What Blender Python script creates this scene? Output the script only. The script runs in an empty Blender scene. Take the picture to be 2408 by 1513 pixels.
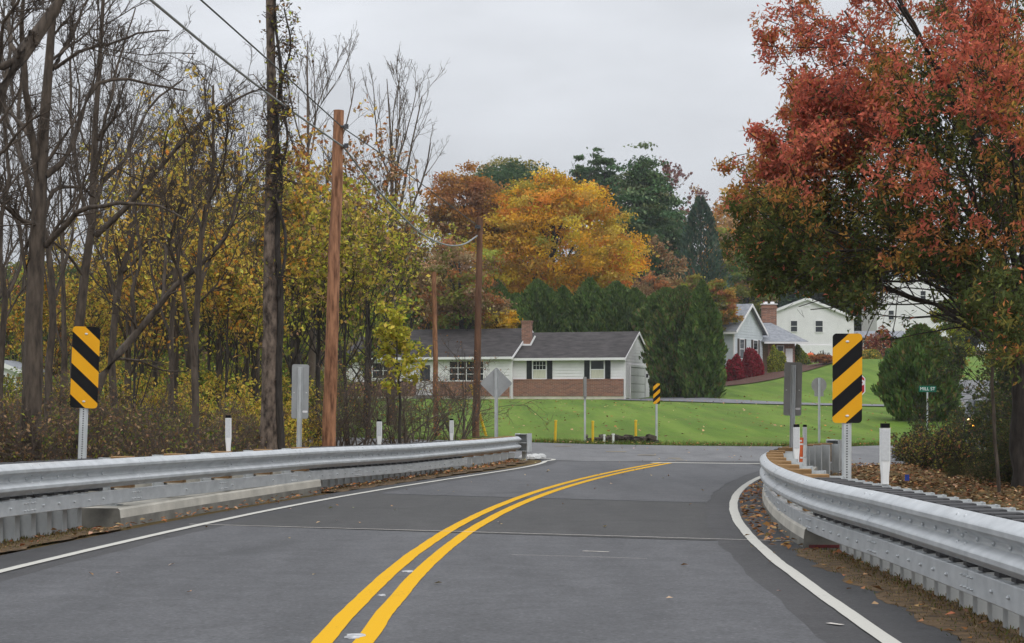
import bpy, math, numpy as np
from mathutils import Vector, Matrix
R = math.radians
sc = bpy.context.scene
COL = sc.collection

# ------------------------------------------------------------------ camera, sky, sun, exposure
F, CU, CV, HC = 4348.0, 1204.0, 945.0, 1.38       # focal length and principal point on a 2408 wide frame, eye height
cam_d = bpy.data.cameras.new("camera"); cam = bpy.data.objects.new("camera", cam_d); COL.objects.link(cam)
cam_d.sensor_width = 36.0; cam_d.lens = 36.0 * F / 2408.0
cam_d.shift_y = (CV - 756.5) / 2408.0
cam_d.clip_start = 0.1; cam_d.clip_end = 4000
cam.location = (0, 0, HC); cam.rotation_euler = (R(90), 0, 0)
sc.camera = cam

w = bpy.data.worlds.new("World"); sc.world = w; w.use_nodes = True
nt = w.node_tree; N = nt.nodes; L = nt.links
for n in list(N): N.remove(n)
out = N.new("ShaderNodeOutputWorld"); bg = N.new("ShaderNodeBackground"); bg.inputs["Strength"].default_value = 0.1
sky = N.new("ShaderNodeTexSky"); sky.sky_type = 'NISHITA'; sky.sun_disc = False
sky.sun_elevation = R(48); sky.sun_rotation = R(150)
tc = N.new("ShaderNodeTexCoord"); sep = N.new("ShaderNodeSeparateXYZ"); L.new(tc.outputs["Generated"], sep.inputs[0])
mr = N.new("ShaderNodeMapRange"); mr.inputs[1].default_value = 0.0; mr.inputs[2].default_value = 0.75
mr.inputs[3].default_value = 5.55; mr.inputs[4].default_value = 15.8
L.new(sep.outputs["Z"], mr.inputs[0])
mp = N.new("ShaderNodeMapping"); mp.inputs["Scale"].default_value = (3.2, 3.2, 11.0); L.new(tc.outputs["Generated"], mp.inputs[0])
nz = N.new("ShaderNodeTexNoise"); nz.inputs["Scale"].default_value = 1.3; nz.inputs["Detail"].default_value = 5; nz.inputs["Roughness"].default_value = 0.52
L.new(mp.outputs[0], nz.inputs["Vector"])
m2 = N.new("ShaderNodeMapRange"); m2.inputs[1].default_value = 0.32; m2.inputs[2].default_value = 0.68; m2.inputs[3].default_value = 0.84; m2.inputs[4].default_value = 1.13
L.new(nz.outputs["Fac"], m2.inputs[0])
ml = N.new("ShaderNodeMath"); ml.operation = 'MULTIPLY'; L.new(mr.outputs[0], ml.inputs[0]); L.new(m2.outputs[0], ml.inputs[1])
cc = N.new("ShaderNodeVectorMath"); cc.operation = 'SCALE'; cc.inputs[0].default_value = (0.955, 0.985, 1.04); L.new(ml.outputs[0], cc.inputs["Scale"])
mx = N.new("ShaderNodeMix"); mx.data_type = 'RGBA'; mx.inputs[0].default_value = 0.96
L.new(sky.outputs[0], mx.inputs[6]); L.new(cc.outputs[0], mx.inputs[7])
L.new(mx.outputs[2], bg.inputs[0]); L.new(bg.outputs[0], out.inputs[0])

sun_d = bpy.data.lights.new("sun", 'SUN'); sun_d.energy = 0.8; sun_d.angle = R(22); sun_d.color = (1.0, 0.97, 0.93)
sun = bpy.data.objects.new("sun", sun_d); COL.objects.link(sun)
sun.rotation_euler = (R(42), 0, R(30))
sc.view_settings.view_transform = 'Standard'; sc.view_settings.look = 'None'
sc.view_settings.exposure = 0.0; sc.view_settings.gamma = 1.0
sc.render.engine = 'CYCLES'
sc.cycles.use_denoising = True; sc.cycles.use_adaptive_sampling = False; sc.cycles.max_bounces = 6; sc.cycles.diffuse_bounces = 3; sc.cycles.glossy_bounces = 2; sc.cycles.transmission_bounces = 3; sc.cycles.transparent_max_bounces = 6

# ------------------------------------------------------------------ helpers
def P(u, v, D):
    return Vector(((u - CU) * D / F, D, HC - (v - CV) * D / F))
def lerp(x, xs, ys): return np.interp(x, xs, ys)
def sstep(a, b, x):
    t = np.clip((np.asarray(x, float) - a) / (b - a), 0, 1); return t * t * (3 - 2 * t)
def H(x, y):
    x = np.asarray(x, float); y = np.asarray(y, float)
    z = lerp(y, [-60, 40, 46, 54, 105], [-.024, -.024, -.02, .13, 1.28])
    s = lerp(x, [8, 18, 28], [.016, .042, .078])
    z = z + np.clip(y - 105, 0, 45) * s
    z = z + np.clip(y - 150, 0, 350) * lerp(x, [0, 18, 30], [.05, .03, .03])
    k = sstep(9, 15, x) * (1 - sstep(64, 82, y)) * sstep(50, 56, y)
    return z * (1 - .85 * k)
def h(x, y): return float(H(x, y))

def tag(o, label=None, cat=None, group=None, kind=None):
    if label: o['label'] = label
    if cat: o['category'] = cat
    if group: o['group'] = group
    if kind: o['kind'] = kind
    return o
def thing(name, label, cat, loc=(0, 0, 0), rz=0.0, group=None):
    o = bpy.data.objects.new(name, None); COL.objects.link(o); o.empty_display_size = .3
    o.location = loc; o.rotation_euler = (0, 0, rz)
    return tag(o, label, cat, group)
def copy_tree(o, parent=None):
    c = o.copy(); COL.objects.link(c)
    if parent is not None: c.parent = parent
    for ch in list(o.children): copy_tree(ch, c)
    return c
def np_mesh(name, V, faces, mats, parent=None, cols=None, mi=None, smooth=False, loc=None):
    """faces: one int array (M,k)"""
    V = np.asarray(V, np.float32); faces = np.asarray(faces, np.int32)
    me = bpy.data.meshes.new(name)
    me.vertices.add(len(V)); me.vertices.foreach_set("co", V.ravel())
    k = faces.shape[1]
    me.loops.add(faces.size); me.loops.foreach_set("vertex_index", faces.ravel())
    me.polygons.add(len(faces)); me.polygons.foreach_set("loop_start", np.arange(0, faces.size, k, dtype=np.int32))
    if smooth: me.polygons.foreach_set("use_smooth", np.ones(len(faces), bool))
    for m in (mats if isinstance(mats, (list, tuple)) else [mats]): me.materials.append(m)
    if mi is not None: me.polygons.foreach_set("material_index", np.asarray(mi, np.int32))
    me.update(calc_edges=True)
    if cols is not None:
        a = me.attributes.new("Col", 'FLOAT_COLOR', 'POINT')
        c4 = np.ones((len(V), 4), np.float32); c4[:, :3] = cols; a.data.foreach_set("color", c4.ravel())
    o = bpy.data.objects.new(name, me); COL.objects.link(o)
    if parent is not None: o.parent = parent
    if loc is not None: o.location = loc
    return o

class MB:
    def __init__(s): s.v = []; s.f = []; s.m = []; s.mi = 0
    def add(s, vs, fs):
        b = len(s.v); s.v += [tuple(p) for p in vs]
        for f in fs: s.f.append([b + i for i in f]); s.m.append(s.mi)
    def box(s, a, b, M=None):
        x0, y0, z0 = a; x1, y1, z1 = b
        vs = [Vector(p) for p in ((x0,y0,z0),(x1,y0,z0),(x1,y1,z0),(x0,y1,z0),(x0,y0,z1),(x1,y0,z1),(x1,y1,z1),(x0,y1,z1))]
        if M is not None: vs = [M @ p for p in vs]
        s.add(vs, [(0,3,2,1),(4,5,6,7),(0,1,5,4),(1,2,6,5),(2,3,7,6),(3,0,4,7)])
    def prism(s, poly, fn, d0, d1):
        """poly: 2D points, fn(a,b,d)->3D"""
        n = len(poly)
        vs = [fn(a, b, d0) for a, b in poly] + [fn(a, b, d1) for a, b in poly]
        s.add(vs, [tuple(range(n)), tuple(range(2*n-1, n-1, -1))] + [(i, i+n, (i+1) % n + n, (i+1) % n) for i in range(n)])
    def tube(s, pts, rs, n=8, cap=True):
        pts = [Vector(p) for p in pts]; vs = []
        up = Vector((0, 0, 1)); prev = None
        for i, p in enumerate(pts):
            t = (pts[min(i+1, len(pts)-1)] - pts[max(i-1, 0)]).normalized()
            a = prev if prev is not None else (up.cross(t) if abs(t.z) < .9 else Vector((1, 0, 0)).cross(t))
            a = (a - t * a.dot(t)).normalized(); prev = a; b = t.cross(a)
            r = rs[i] if hasattr(rs, '__len__') else rs
            for k in range(n):
                an = 2 * math.pi * k / n; vs.append(p + a * (r * math.cos(an)) + b * (r * math.sin(an)))
        fs = []
        for i in range(len(pts)-1):
            for k in range(n):
                k2 = (k+1) % n; fs.append((i*n+k, i*n+k2, (i+1)*n+k2, (i+1)*n+k))
        if cap: fs += [tuple(range(n-1, -1, -1)), tuple(range((len(pts)-1)*n, len(pts)*n))]
        s.add(vs, fs)
    def ball(s, c, r, nu=8, nv=5, sc_=(1, 1, 1)):
        vs = []; fs = []
        for j in range(nv+1):
            th = math.pi * j / nv
            for i in range(nu):
                ph = 2*math.pi*i/nu
                vs.append((c[0]+r*sc_[0]*math.sin(th)*math.cos(ph), c[1]+r*sc_[1]*math.sin(th)*math.sin(ph), c[2]+r*sc_[2]*math.cos(th)))
        for j in range(nv):
            for i in range(nu):
                i2 = (i+1) % nu; fs.append((j*nu+i, (j+1)*nu+i, (j+1)*nu+i2, j*nu+i2))
        s.add(vs, fs)
    def build(s, name, mats, parent=None, smooth=False, bevel=0):
        me = bpy.data.meshes.new(name); me.from_pydata(s.v, [], s.f)
        for m in (mats if isinstance(mats, (list, tuple)) else [mats]): me.materials.append(m)
        me.polygons.foreach_set("material_index", s.m)
        if smooth: me.polygons.foreach_set("use_smooth", [True]*len(me.polygons))
        me.update()
        o = bpy.data.objects.new(name, me); COL.objects.link(o)
        if parent is not None: o.parent = parent
        if smooth:
            try: me.set_sharp_from_angle(angle=R(28))
            except Exception: pass
        if bevel:
            b = o.modifiers.new("bevel", 'BEVEL'); b.width = bevel; b.segments = 2; b.limit_method = 'ANGLE'
        return o
def struct(o): o['kind'] = 'structure'; return o

# ------------------------------------------------------------------ materials
MATS = {}
def nodes_of(name):
    m = bpy.data.materials.new(name); m.use_nodes = True; MATS[name] = m
    nt = m.node_tree; return m, nt, nt.nodes, nt.links, nt.nodes["Principled BSDF"]
def noisy(name, c1, c2, scale=4.0, rough=.7, metal=0.0, bump=0.0, bscale=None, stretch=(1, 1, 1), detail=6, spec=.3, lo=.35, hi=.65):
    m, nt, N, L, b = nodes_of(name)
    tc = N.new("ShaderNodeTexCoord"); mp = N.new("ShaderNodeMapping"); mp.inputs["Scale"].default_value = stretch
    L.new(tc.outputs["Object"], mp.inputs[0])
    nz = N.new("ShaderNodeTexNoise"); nz.inputs["Scale"].default_value = scale; nz.inputs["Detail"].default_value = detail; nz.inputs["Roughness"].default_value = .6
    L.new(mp.outputs[0], nz.inputs["Vector"])
    r = N.new("ShaderNodeValToRGB"); r.color_ramp.elements[0].color = (*c1, 1); r.color_ramp.elements[1].color = (*c2, 1)
    r.color_ramp.elements[0].position = lo; r.color_ramp.elements[1].position = hi
    L.new(nz.outputs["Fac"], r.inputs[0]); L.new(r.outputs[0], b.inputs["Base Color"])
    b.inputs["Roughness"].default_value = rough; b.inputs["Metallic"].default_value = metal
    b.inputs["Specular IOR Level"].default_value = spec
    if bump:
        n2 = N.new("ShaderNodeTexNoise"); n2.inputs["Scale"].default_value = bscale or scale * 4; n2.inputs["Detail"].default_value = 4
        L.new(mp.outputs[0], n2.inputs["Vector"])
        bp = N.new("ShaderNodeBump"); bp.inputs["Strength"].default_value = bump; bp.inputs["Distance"].default_value = .02
        L.new(n2.outputs["Fac"], bp.inputs["Height"]); L.new(bp.outputs[0], b.inputs["Normal"])
    return m
def leafmat(name, trans=.35):
    m = bpy.data.materials.new(name); m.use_nodes = True; MATS[name] = m
    nt = m.node_tree; N = nt.nodes; L = nt.links
    for n in list(N): N.remove(n)
    o = N.new("ShaderNodeOutputMaterial"); a = N.new("ShaderNodeAttribute"); a.attribute_name = "Col"
    d = N.new("ShaderNodeBsdfDiffuse"); t = N.new("ShaderNodeBsdfTranslucent"); mx = N.new("ShaderNodeMixShader"); mx.inputs[0].default_value = trans
    L.new(a.outputs["Color"], d.inputs[0]); L.new(a.outputs["Color"], t.inputs[0])
    L.new(d.outputs[0], mx.inputs[1]); L.new(t.outputs[0], mx.inputs[2]); L.new(mx.outputs[0], o.inputs[0])
    return m
def asphalt(name, dark, light, streak=.0, grain=1.0):
    """fine aggregate grain plus broad wear"""
    m, nt, N, L, b = nodes_of(name)
    tc = N.new("ShaderNodeTexCoord")
    g = N.new("ShaderNodeTexNoise"); g.inputs["Scale"].default_value = 26; g.inputs["Detail"].default_value = 5; g.inputs["Roughness"].default_value = .85
    L.new(tc.outputs["Object"], g.inputs["Vector"])
    mp = N.new("ShaderNodeMapping"); mp.inputs["Scale"].default_value = (1.3, .22, 1); mp.inputs["Rotation"].default_value = (0, 0, R(6)); L.new(tc.outputs["Object"], mp.inputs[0])
    wn = N.new("ShaderNodeTexNoise"); wn.inputs["Scale"].default_value = .9; wn.inputs["Detail"].default_value = 6; wn.inputs["Roughness"].default_value = .6
    L.new(mp.outputs[0], wn.inputs["Vector"])
    r = N.new("ShaderNodeValToRGB"); r.color_ramp.elements[0].position = .3; r.color_ramp.elements[1].position = .72
    r.color_ramp.elements[0].color = (*dark, 1); r.color_ramp.elements[1].color = (*light, 1)
    L.new(wn.outputs["Fac"], r.inputs[0])
    gr = N.new("ShaderNodeMapRange"); gr.inputs[1].default_value = .28; gr.inputs[2].default_value = .72; gr.inputs[3].default_value = 1 - .55*grain; gr.inputs[4].default_value = 1 + .62*grain
    L.new(g.outputs["Fac"], gr.inputs[0])
    mo = N.new("ShaderNodeTexNoise"); mo.inputs["Scale"].default_value = 3.2; mo.inputs["Detail"].default_value = 9; mo.inputs["Roughness"].default_value = .72; mo.inputs["Distortion"].default_value = .6
    L.new(tc.outputs["Object"], mo.inputs["Vector"])
    mm = N.new("ShaderNodeMapRange"); mm.inputs[1].default_value = .3; mm.inputs[2].default_value = .7; mm.inputs[3].default_value = .78; mm.inputs[4].default_value = 1.24; L.new(mo.outputs["Fac"], mm.inputs[0])
    mk = N.new("ShaderNodeTexMusgrave") if False else N.new("ShaderNodeTexNoise"); mk.inputs["Scale"].default_value = .55; mk.inputs["Detail"].default_value = 3; mk.inputs["Distortion"].default_value = 1.2; L.new(tc.outputs["Object"], mk.inputs["Vector"])
    st = N.new("ShaderNodeMapRange"); st.inputs[1].default_value = .60; st.inputs[2].default_value = .74; st.inputs[3].default_value = 1.0; st.inputs[4].default_value = .74; L.new(mk.outputs["Fac"], st.inputs[0])
    g2 = N.new("ShaderNodeMath"); g2.operation = 'MULTIPLY'; L.new(gr.outputs[0], g2.inputs[0]); L.new(mm.outputs[0], g2.inputs[1])
    g3 = N.new("ShaderNodeMath"); g3.operation = 'MULTIPLY'; L.new(g2.outputs[0], g3.inputs[0]); L.new(st.outputs[0], g3.inputs[1])
    mu = N.new("ShaderNodeVectorMath"); mu.operation = 'SCALE'; L.new(r.outputs[0], mu.inputs[0]); L.new(g3.outputs[0], mu.inputs["Scale"])
    # pale specks of stone
    vo = N.new("ShaderNodeTexVoronoi"); vo.inputs["Scale"].default_value = 12; L.new(tc.outputs["Object"], vo.inputs["Vector"])
    sp = N.new("ShaderNodeMapRange"); sp.inputs[1].default_value = .10; sp.inputs[2].default_value = .16; sp.inputs[3].default_value = .5; sp.inputs[4].default_value = 0
    L.new(vo.outputs["Distance"], sp.inputs[0])
    mx = N.new("ShaderNodeMix"); mx.data_type = 'RGBA'; L.new(sp.outputs[0], mx.inputs[0]); L.new(mu.outputs[0], mx.inputs[6]); mx.inputs[7].default_value = (*[c * 1.9 for c in light], 1)
    v2 = N.new("ShaderNodeTexVoronoi"); v2.inputs["Scale"].default_value = 7.3; L.new(tc.outputs["Object"], v2.inputs["Vector"])
    s2 = N.new("ShaderNodeMapRange"); s2.inputs[1].default_value = .07; s2.inputs[2].default_value = .14; s2.inputs[3].default_value = .6; s2.inputs[4].default_value = 0
    L.new(v2.outputs["Distance"], s2.inputs[0]); m3 = N.new("ShaderNodeMix"); m3.data_type = 'RGBA'; L.new(s2.outputs[0], m3.inputs[0]); L.new(mx.outputs[2], m3.inputs[6]); m3.inputs[7].default_value = (*[c * .45 for c in dark], 1)
    L.new(m3.outputs[2], b.inputs["Base Color"])
    b.inputs["Roughness"].default_value = .72; b.inputs["Specular IOR Level"].default_value = .35
    bp = N.new("ShaderNodeBump"); bp.inputs["Strength"].default_value = .45; bp.inputs["Distance"].default_value = .006
    L.new(g.outputs["Fac"], bp.inputs["Height"]); L.new(bp.outputs[0], b.inputs["Normal"])
    return m
def paint(name, c, worn, amount=.5):
    m, nt, N, L, b = nodes_of(name)
    tc = N.new("ShaderNodeTexCoord")
    n1 = N.new("ShaderNodeTexNoise"); n1.inputs["Scale"].default_value = 38; n1.inputs["Detail"].default_value = 5; n1.inputs["Roughness"].default_value = .7
    L.new(tc.outputs["Object"], n1.inputs["Vector"])
    n2 = N.new("ShaderNodeTexNoise"); n2.inputs["Scale"].default_value = 1.4; n2.inputs["Detail"].default_value = 4
    L.new(tc.outputs["Object"], n2.inputs["Vector"])
    ad = N.new("ShaderNodeMath"); ad.operation = 'MULTIPLY_ADD'; ad.inputs[1].default_value = .45; L.new(n2.outputs["Fac"], ad.inputs[0]); L.new(n1.outputs["Fac"], ad.inputs[2])
    r = N.new("ShaderNodeValToRGB"); r.color_ramp.elements[0].color = (*c, 1); r.color_ramp.elements[1].color = (*worn, 1)
    r.color_ramp.elements[0].position = .98 - .25*amount; r.color_ramp.elements[1].position = 1.02 - .1*amount
    L.new(ad.outputs[0], r.inputs[0]); L.new(r.outputs[0], b.inputs["Base Color"])
    b.inputs["Roughness"].default_value = .75; b.inputs["Specular IOR Level"].default_value = .12
    return m
def brickmat(name):
    m, nt, N, L, b = nodes_of(name)
    tc = N.new("ShaderNodeTexCoord"); s = N.new("ShaderNodeSeparateXYZ"); L.new(tc.outputs["Object"], s.inputs[0])
    ad = N.new("ShaderNodeMath"); ad.operation = 'ADD'; L.new(s.outputs[0], ad.inputs[0]); L.new(s.outputs[1], ad.inputs[1])
    c = N.new("ShaderNodeCombineXYZ"); L.new(ad.outputs[0], c.inputs[0]); L.new(s.outputs[2], c.inputs[1])
    br = N.new("ShaderNodeTexBrick"); br.inputs["Scale"].default_value = 1.0
    br.inputs["Brick Width"].default_value = .30; br.inputs["Row Height"].default_value = .085; br.inputs["Mortar Size"].default_value = .008
    br.inputs["Color1"].default_value = (.34, .145, .09, 1); br.inputs["Color2"].default_value = (.19, .085, .06, 1); br.inputs["Mortar"].default_value = (.33, .27, .22, 1)
    L.new(c.outputs[0], br.inputs["Vector"])
    vo = N.new("ShaderNodeTexNoise"); vo.inputs["Scale"].default_value = 3.2; vo.inputs["Detail"].default_value = 6; vo.inputs["Roughness"].default_value = .75
    mp = N.new("ShaderNodeMapping"); mp.inputs["Scale"].default_value = (1, 1, 3.6); L.new(tc.outputs["Object"], mp.inputs[0]); L.new(mp.outputs[0], vo.inputs["Vector"])
    r = N.new("ShaderNodeMapRange"); r.inputs[1].default_value = .60; r.inputs[2].default_value = .66; r.inputs[3].default_value = 0; r.inputs[4].default_value = .7
    L.new(vo.outputs["Fac"], r.inputs[0])
    mx = N.new("ShaderNodeMix"); mx.data_type = 'RGBA'; L.new(r.outputs[0], mx.inputs[0]); L.new(br.outputs["Color"], mx.inputs[6]); mx.inputs[7].default_value = (.5, .36, .29, 1)
    L.new(mx.outputs[2], b.inputs["Base Color"]); b.inputs["Roughness"].default_value = .85
    bp = N.new("ShaderNodeBump"); bp.inputs["Strength"].default_value = .5; bp.inputs["Distance"].default_value = .01; L.new(br.outputs["Fac"], bp.inputs["Height"]); bp.invert = True
    L.new(bp.outputs[0], b.inputs["Normal"])
    return m
def groundmat():
    m, nt, N, L, b = nodes_of("ground_cover")
    tc = N.new("ShaderNodeTexCoord"); s = N.new("ShaderNodeSeparateXYZ"); L.new(tc.outputs["Object"], s.inputs[0])
    def noise(sc_, det=6, vec=None, rough=.6):
        n = N.new("ShaderNodeTexNoise"); n.inputs["Scale"].default_value = sc_; n.inputs["Detail"].default_value = det; n.inputs["Roughness"].default_value = rough
        L.new(vec or tc.outputs["Object"], n.inputs["Vector"]); return n.outputs["Fac"]
    def ramp(f, stops):
        r = N.new("ShaderNodeValToRGB"); e = r.color_ramp.elements
        e[0].position, e[0].color = stops[0][0], (*stops[0][1], 1); e[1].position, e[1].color = stops[-1][0], (*stops[-1][1], 1)
        for p, c in stops[1:-1]: x = e.new(p); x.color = (*c, 1)
        L.new(f, r.inputs[0]); return r.outputs[0]
    def mix(f, a, c):
        x = N.new("ShaderNodeMix"); x.data_type = 'RGBA'; L.new(f, x.inputs[0]); L.new(a, x.inputs[6]); L.new(c, x.inputs[7]); return x.outputs[2]
    # mown lawn: mower passes run diagonally over the slope
    mp = N.new("ShaderNodeMapping"); mp.inputs["Rotation"].default_value = (0, 0, R(62)); mp.inputs["Scale"].default_value = (.9, .05, 1); L.new(tc.outputs["Object"], mp.inputs[0])
    st = noise(1.0, 3, mp.outputs[0])
    gr = ramp(st, [(.38, (.072, .150, .014)), (.5, (.116, .212, .020)), (.62, (.182, .280, .038))])
    fine = noise(4.5, 8, None, .85)
    tuft = ramp(fine, [(.32, (.048, .095, .012)), (.68, (.155, .225, .032))])
    fc = N.new("ShaderNodeValue"); fc.outputs[0].default_value = .48
    lawn = mix(fc.outputs[0], gr, tuft)
    dry = noise(.35, 6)
    dm = N.new("ShaderNodeMapRange"); dm.inputs[1].default_value = .46; dm.inputs[2].default_value = .75; dm.inputs[3].default_value = 0; dm.inputs[4].default_value = .6; L.new(dry, dm.inputs[0])
    tan = ramp(fine, [(.3, (.09, .11, .025)), (.7, (.19, .18, .05))])
    lawn = mix(dm.outputs[0], lawn, tan)
    # leaf litter and soil beside the road and under the trees
    lit = ramp(noise(9, 8, None, .8), [(.28, (.035, .025, .014)), (.48, (.12, .07, .03)), (.6, (.2, .11, .045)), (.74, (.26, .17, .07))])
    gm = ramp(noise(.8, 5), [(.35, (.05, .075, .018)), (.65, (.14, .10, .04))])
    hf = N.new("ShaderNodeValue"); hf.outputs[0].default_value = .38
    litter = mix(hf.outputs[0], lit, gm)
    # lawn starts beyond the crossing road
    bn = noise(.9, 4)
    yy = N.new("ShaderNodeMath"); yy.operation = 'MULTIPLY_ADD'; yy.inputs[1].default_value = 3.0; L.new(bn, yy.inputs[0]); L.new(s.outputs[1], yy.inputs[2])
    yl = N.new("ShaderNodeMapRange"); yl.inputs[1].default_value = 53.2; yl.inputs[2].default_value = 55.2; L.new(yy.outputs[0], yl.inputs[0])
    # far hill reverts to wood floor
    fl = N.new("ShaderNodeMapRange"); fl.inputs[1].default_value = 205; fl.inputs[2].default_value = 230; fl.inputs[3].default_value = 1; fl.inputs[4].default_value = 0; L.new(yy.outputs[0], fl.inputs[0])
    mm = N.new("ShaderNodeMath"); mm.operation = 'MULTIPLY'; L.new(yl.outputs[0], mm.inputs[0]); L.new(fl.outputs[0], mm.inputs[1])
    col = mix(mm.outputs[0], litter, lawn)
    L.new(col, b.inputs["Base Color"]); b.inputs["Roughness"].default_value = .9; b.inputs["Specular IOR Level"].default_value = .15
    bp = N.new("ShaderNodeBump"); bp.inputs["Strength"].default_value = .6; bp.inputs["Distance"].default_value = .06
    L.new(noise(14, 6, None, .8), bp.inputs["Height"]); L.new(bp.outputs[0], b.inputs["Normal"])
    return m

M_ground = groundmat()
M_road = asphalt("dark_asphalt", (.034, .033, .034), (.056, .054, .055), grain=.9)
M_lane = asphalt("lane_asphalt", (.055, .055, .058), (.092, .092, .096))
M_deck = asphalt("bridge_asphalt", (.034, .033, .032), (.054, .052, .050), grain=.9)
M_cross = asphalt("old_asphalt", (.098, .098, .102), (.160, .158, .158), grain=.7)
M_drive = asphalt("drive_asphalt", (.12, .12, .13), (.17, .17, .18), grain=.4)
M_white = paint("white_road_paint", (.52, .505, .455), (.28, .27, .26), .55)
M_yellow = paint("yellow_road_paint", (.66, .36, .002), (.34, .20, .02), .5)
M_galv = noisy("galvanised_steel", (.44, .46, .47), (.56, .58, .59), 5, rough=.42, metal=.30, bump=.04, bscale=26, stretch=(1, 1, 1.6), detail=9)
M_post = noisy("galvanised_post", (.42, .44, .44), (.58, .60, .60), 5, rough=.6, metal=.2, detail=8, stretch=(1, 1, .6))
M_block = noisy("dark_plastic", (.028, .028, .030), (.055, .055, .058), 6, rough=.5)
M_wood = noisy("treated_timber", (.23, .13, .055), (.40, .25, .12), 5, rough=.85, bump=.3, stretch=(1, 1, 4))
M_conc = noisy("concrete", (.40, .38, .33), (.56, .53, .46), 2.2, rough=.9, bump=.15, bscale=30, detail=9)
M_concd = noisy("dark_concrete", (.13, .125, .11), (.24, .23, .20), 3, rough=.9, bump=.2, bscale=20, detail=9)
M_syel = noisy("sign_yellow", (.78, .36, .004), (.83, .40, .006), 2, rough=.45)
M_sblk = noisy("sign_black", (.008, .008, .009), (.013, .013, .014), 3, rough=.6, spec=.12)
M_alu = noisy("sign_back", (.32, .33, .33), (.42, .43, .43), 2.5, rough=.5, metal=.4, detail=8)
M_alud = noisy("sign_back_dull", (.24, .235, .22), (.31, .305, .29), 2.5, rough=.55, metal=.25, detail=8)
M_dark = noisy("dark_hole", (.02, .02, .02), (.04, .04, .04), 3)
M_bolt = noisy("bolt_zinc", (.62, .62, .60), (.75, .75, .73), 8, rough=.35, metal=.5)
M_delin = noisy("white_plastic", (.76, .76, .74), (.84, .84, .82), 3, rough=.45)
M_refl = noisy("reflective_sheet", (.56, .57, .57), (.63, .64, .64), 60, rough=.35)
M_red = noisy("sign_red", (.45, .018, .02), (.52, .03, .03), 3, rough=.45)
M_green = noisy("sign_green", (.008, .11, .065), (.012, .14, .08), 3, rough=.45)
M_pole = noisy("pole_wood", (.085, .034, .018), (.44, .215, .115), 3.4, rough=.85, bump=.8, bscale=9, stretch=(3.4, 3.4, .55), detail=10, lo=.33, hi=.62)
M_poled = noisy("pole_wood_dark", (.085, .042, .025), (.20, .10, .06), 3.0, rough=.85, bump=.5, stretch=(3.2, 3.2, .35), detail=9)
M_bark = noisy("grey_bark", (.040, .031, .024), (.120, .094, .072), 6, rough=.9, bump=.8, bscale=10, stretch=(2.2, 2.2, .5), detail=9)
M_barkd = noisy("dark_bark", (.022, .018, .015), (.062, .052, .044), 6, rough=.9, bump=.6, stretch=(2, 2, .5), detail=8)
M_dead = noisy("flaky_dead_bark", (.030, .022, .018), (.235, .18, .14), 4.2, rough=.95, bump=1.0, bscale=9, stretch=(2.4, 2.4, 1.1), detail=9)
M_twig = noisy("twig_bark", (.075, .056, .044), (.15, .115, .088), 2, rough=.9)
M_leaf = leafmat("leaf", .40)
M_needle = leafmat("needle", .12)
M_litter = leafmat("dry_leaf", .1)
M_wire = noisy("wire", (.05, .05, .055), (.09, .09, .10), 3, rough=.6)
M_wireg = noisy("wire_grey", (.22, .23, .24), (.30, .31, .32), 3, rough=.5)
M_yelp = noisy("yellow_plastic", (.68, .42, .02), (.78, .52, .04), 3, rough=.5)
M_siding = noisy("white_siding", (.76, .735, .74), (.83, .805, .81), 1.2, rough=.55, detail=8)
M_sidgrey = noisy("pale_grey_siding", (.52, .56, .58), (.60, .64, .66), 1.2, rough=.55)
M_trim = noisy("white_trim", (.79, .77, .77), (.85, .83, .83), 2, rough=.5)
M_roof = noisy("dark_shingle", (.034, .030, .030), (.078, .069, .068), 1.6, rough=.9, bump=.4, bscale=22, stretch=(1, 2.2, 2.2), detail=10)
M_roofg = noisy("grey_shingle", (.19, .20, .22), (.29, .30, .32), 3, rough=.9, bump=.3, bscale=18, detail=9)
M_brick = brickmat("brick")
M_shut = noisy("shutter_paint", (.014, .015, .018), (.028, .029, .033), 5, rough=.5)
M_shutb = noisy("brown_shutter", (.045, .03, .025), (.075, .05, .04), 5, rough=.5)
def glassmat():
    m, nt, N, L, b = nodes_of("window_glass"); b.inputs["Base Color"].default_value = (.02, .024, .028, 1); b.inputs["Roughness"].default_value = .06; b.inputs["Specular IOR Level"].default_value = .5; return m
M_glass = glassmat()
M_curt = noisy("curtain", (.50, .48, .38), (.66, .64, .54), 6, rough=.9, stretch=(6, 1, .3))
M_found = noisy("painted_foundation", (.55, .50, .40), (.68, .63, .52), 2, rough=.85)
M_mulch = noisy("mulch", (.05, .025, .018), (.13, .06, .04), 14, rough=.95, bump=.6)
M_stone = noisy("dark_stone", (.012, .010, .008), (.10, .08, .06), 5, rough=.95, bump=1.0, bscale=9, detail=8)
M_rock = noisy("pale_rock", (.45, .45, .44), (.62, .62, .60), 6, rough=.9, bump=.5)
M_orange = noisy("orange_plastic", (.62, .11, .03), (.72, .15, .04), 3, rough=.5)
M_car = noisy("car_paint", (.10, .105, .11), (.12, .125, .13), 2, rough=.25, metal=.4, spec=.6)
M_tyre = noisy("tyre", (.015, .015, .015), (.025, .025, .025), 8, rough=.9)
def emit(name, c, s):
    m, nt, N, L, b = nodes_of(name); b.inputs["Emission Color"].default_value = (*c, 1); b.inputs["Emission Strength"].default_value = s; b.inputs["Base Color"].default_value = (*c, 1); return m
M_head = emit("headlight_glow", (1.0, .66, .30), 6.0)
M_amber = emit("indicator_glow", (1.0, .36, .03), 5.0)
M_blue = noisy("blue_flag", (.02, .06, .40), (.03, .08, .5), 3, rough=.6)

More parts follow.
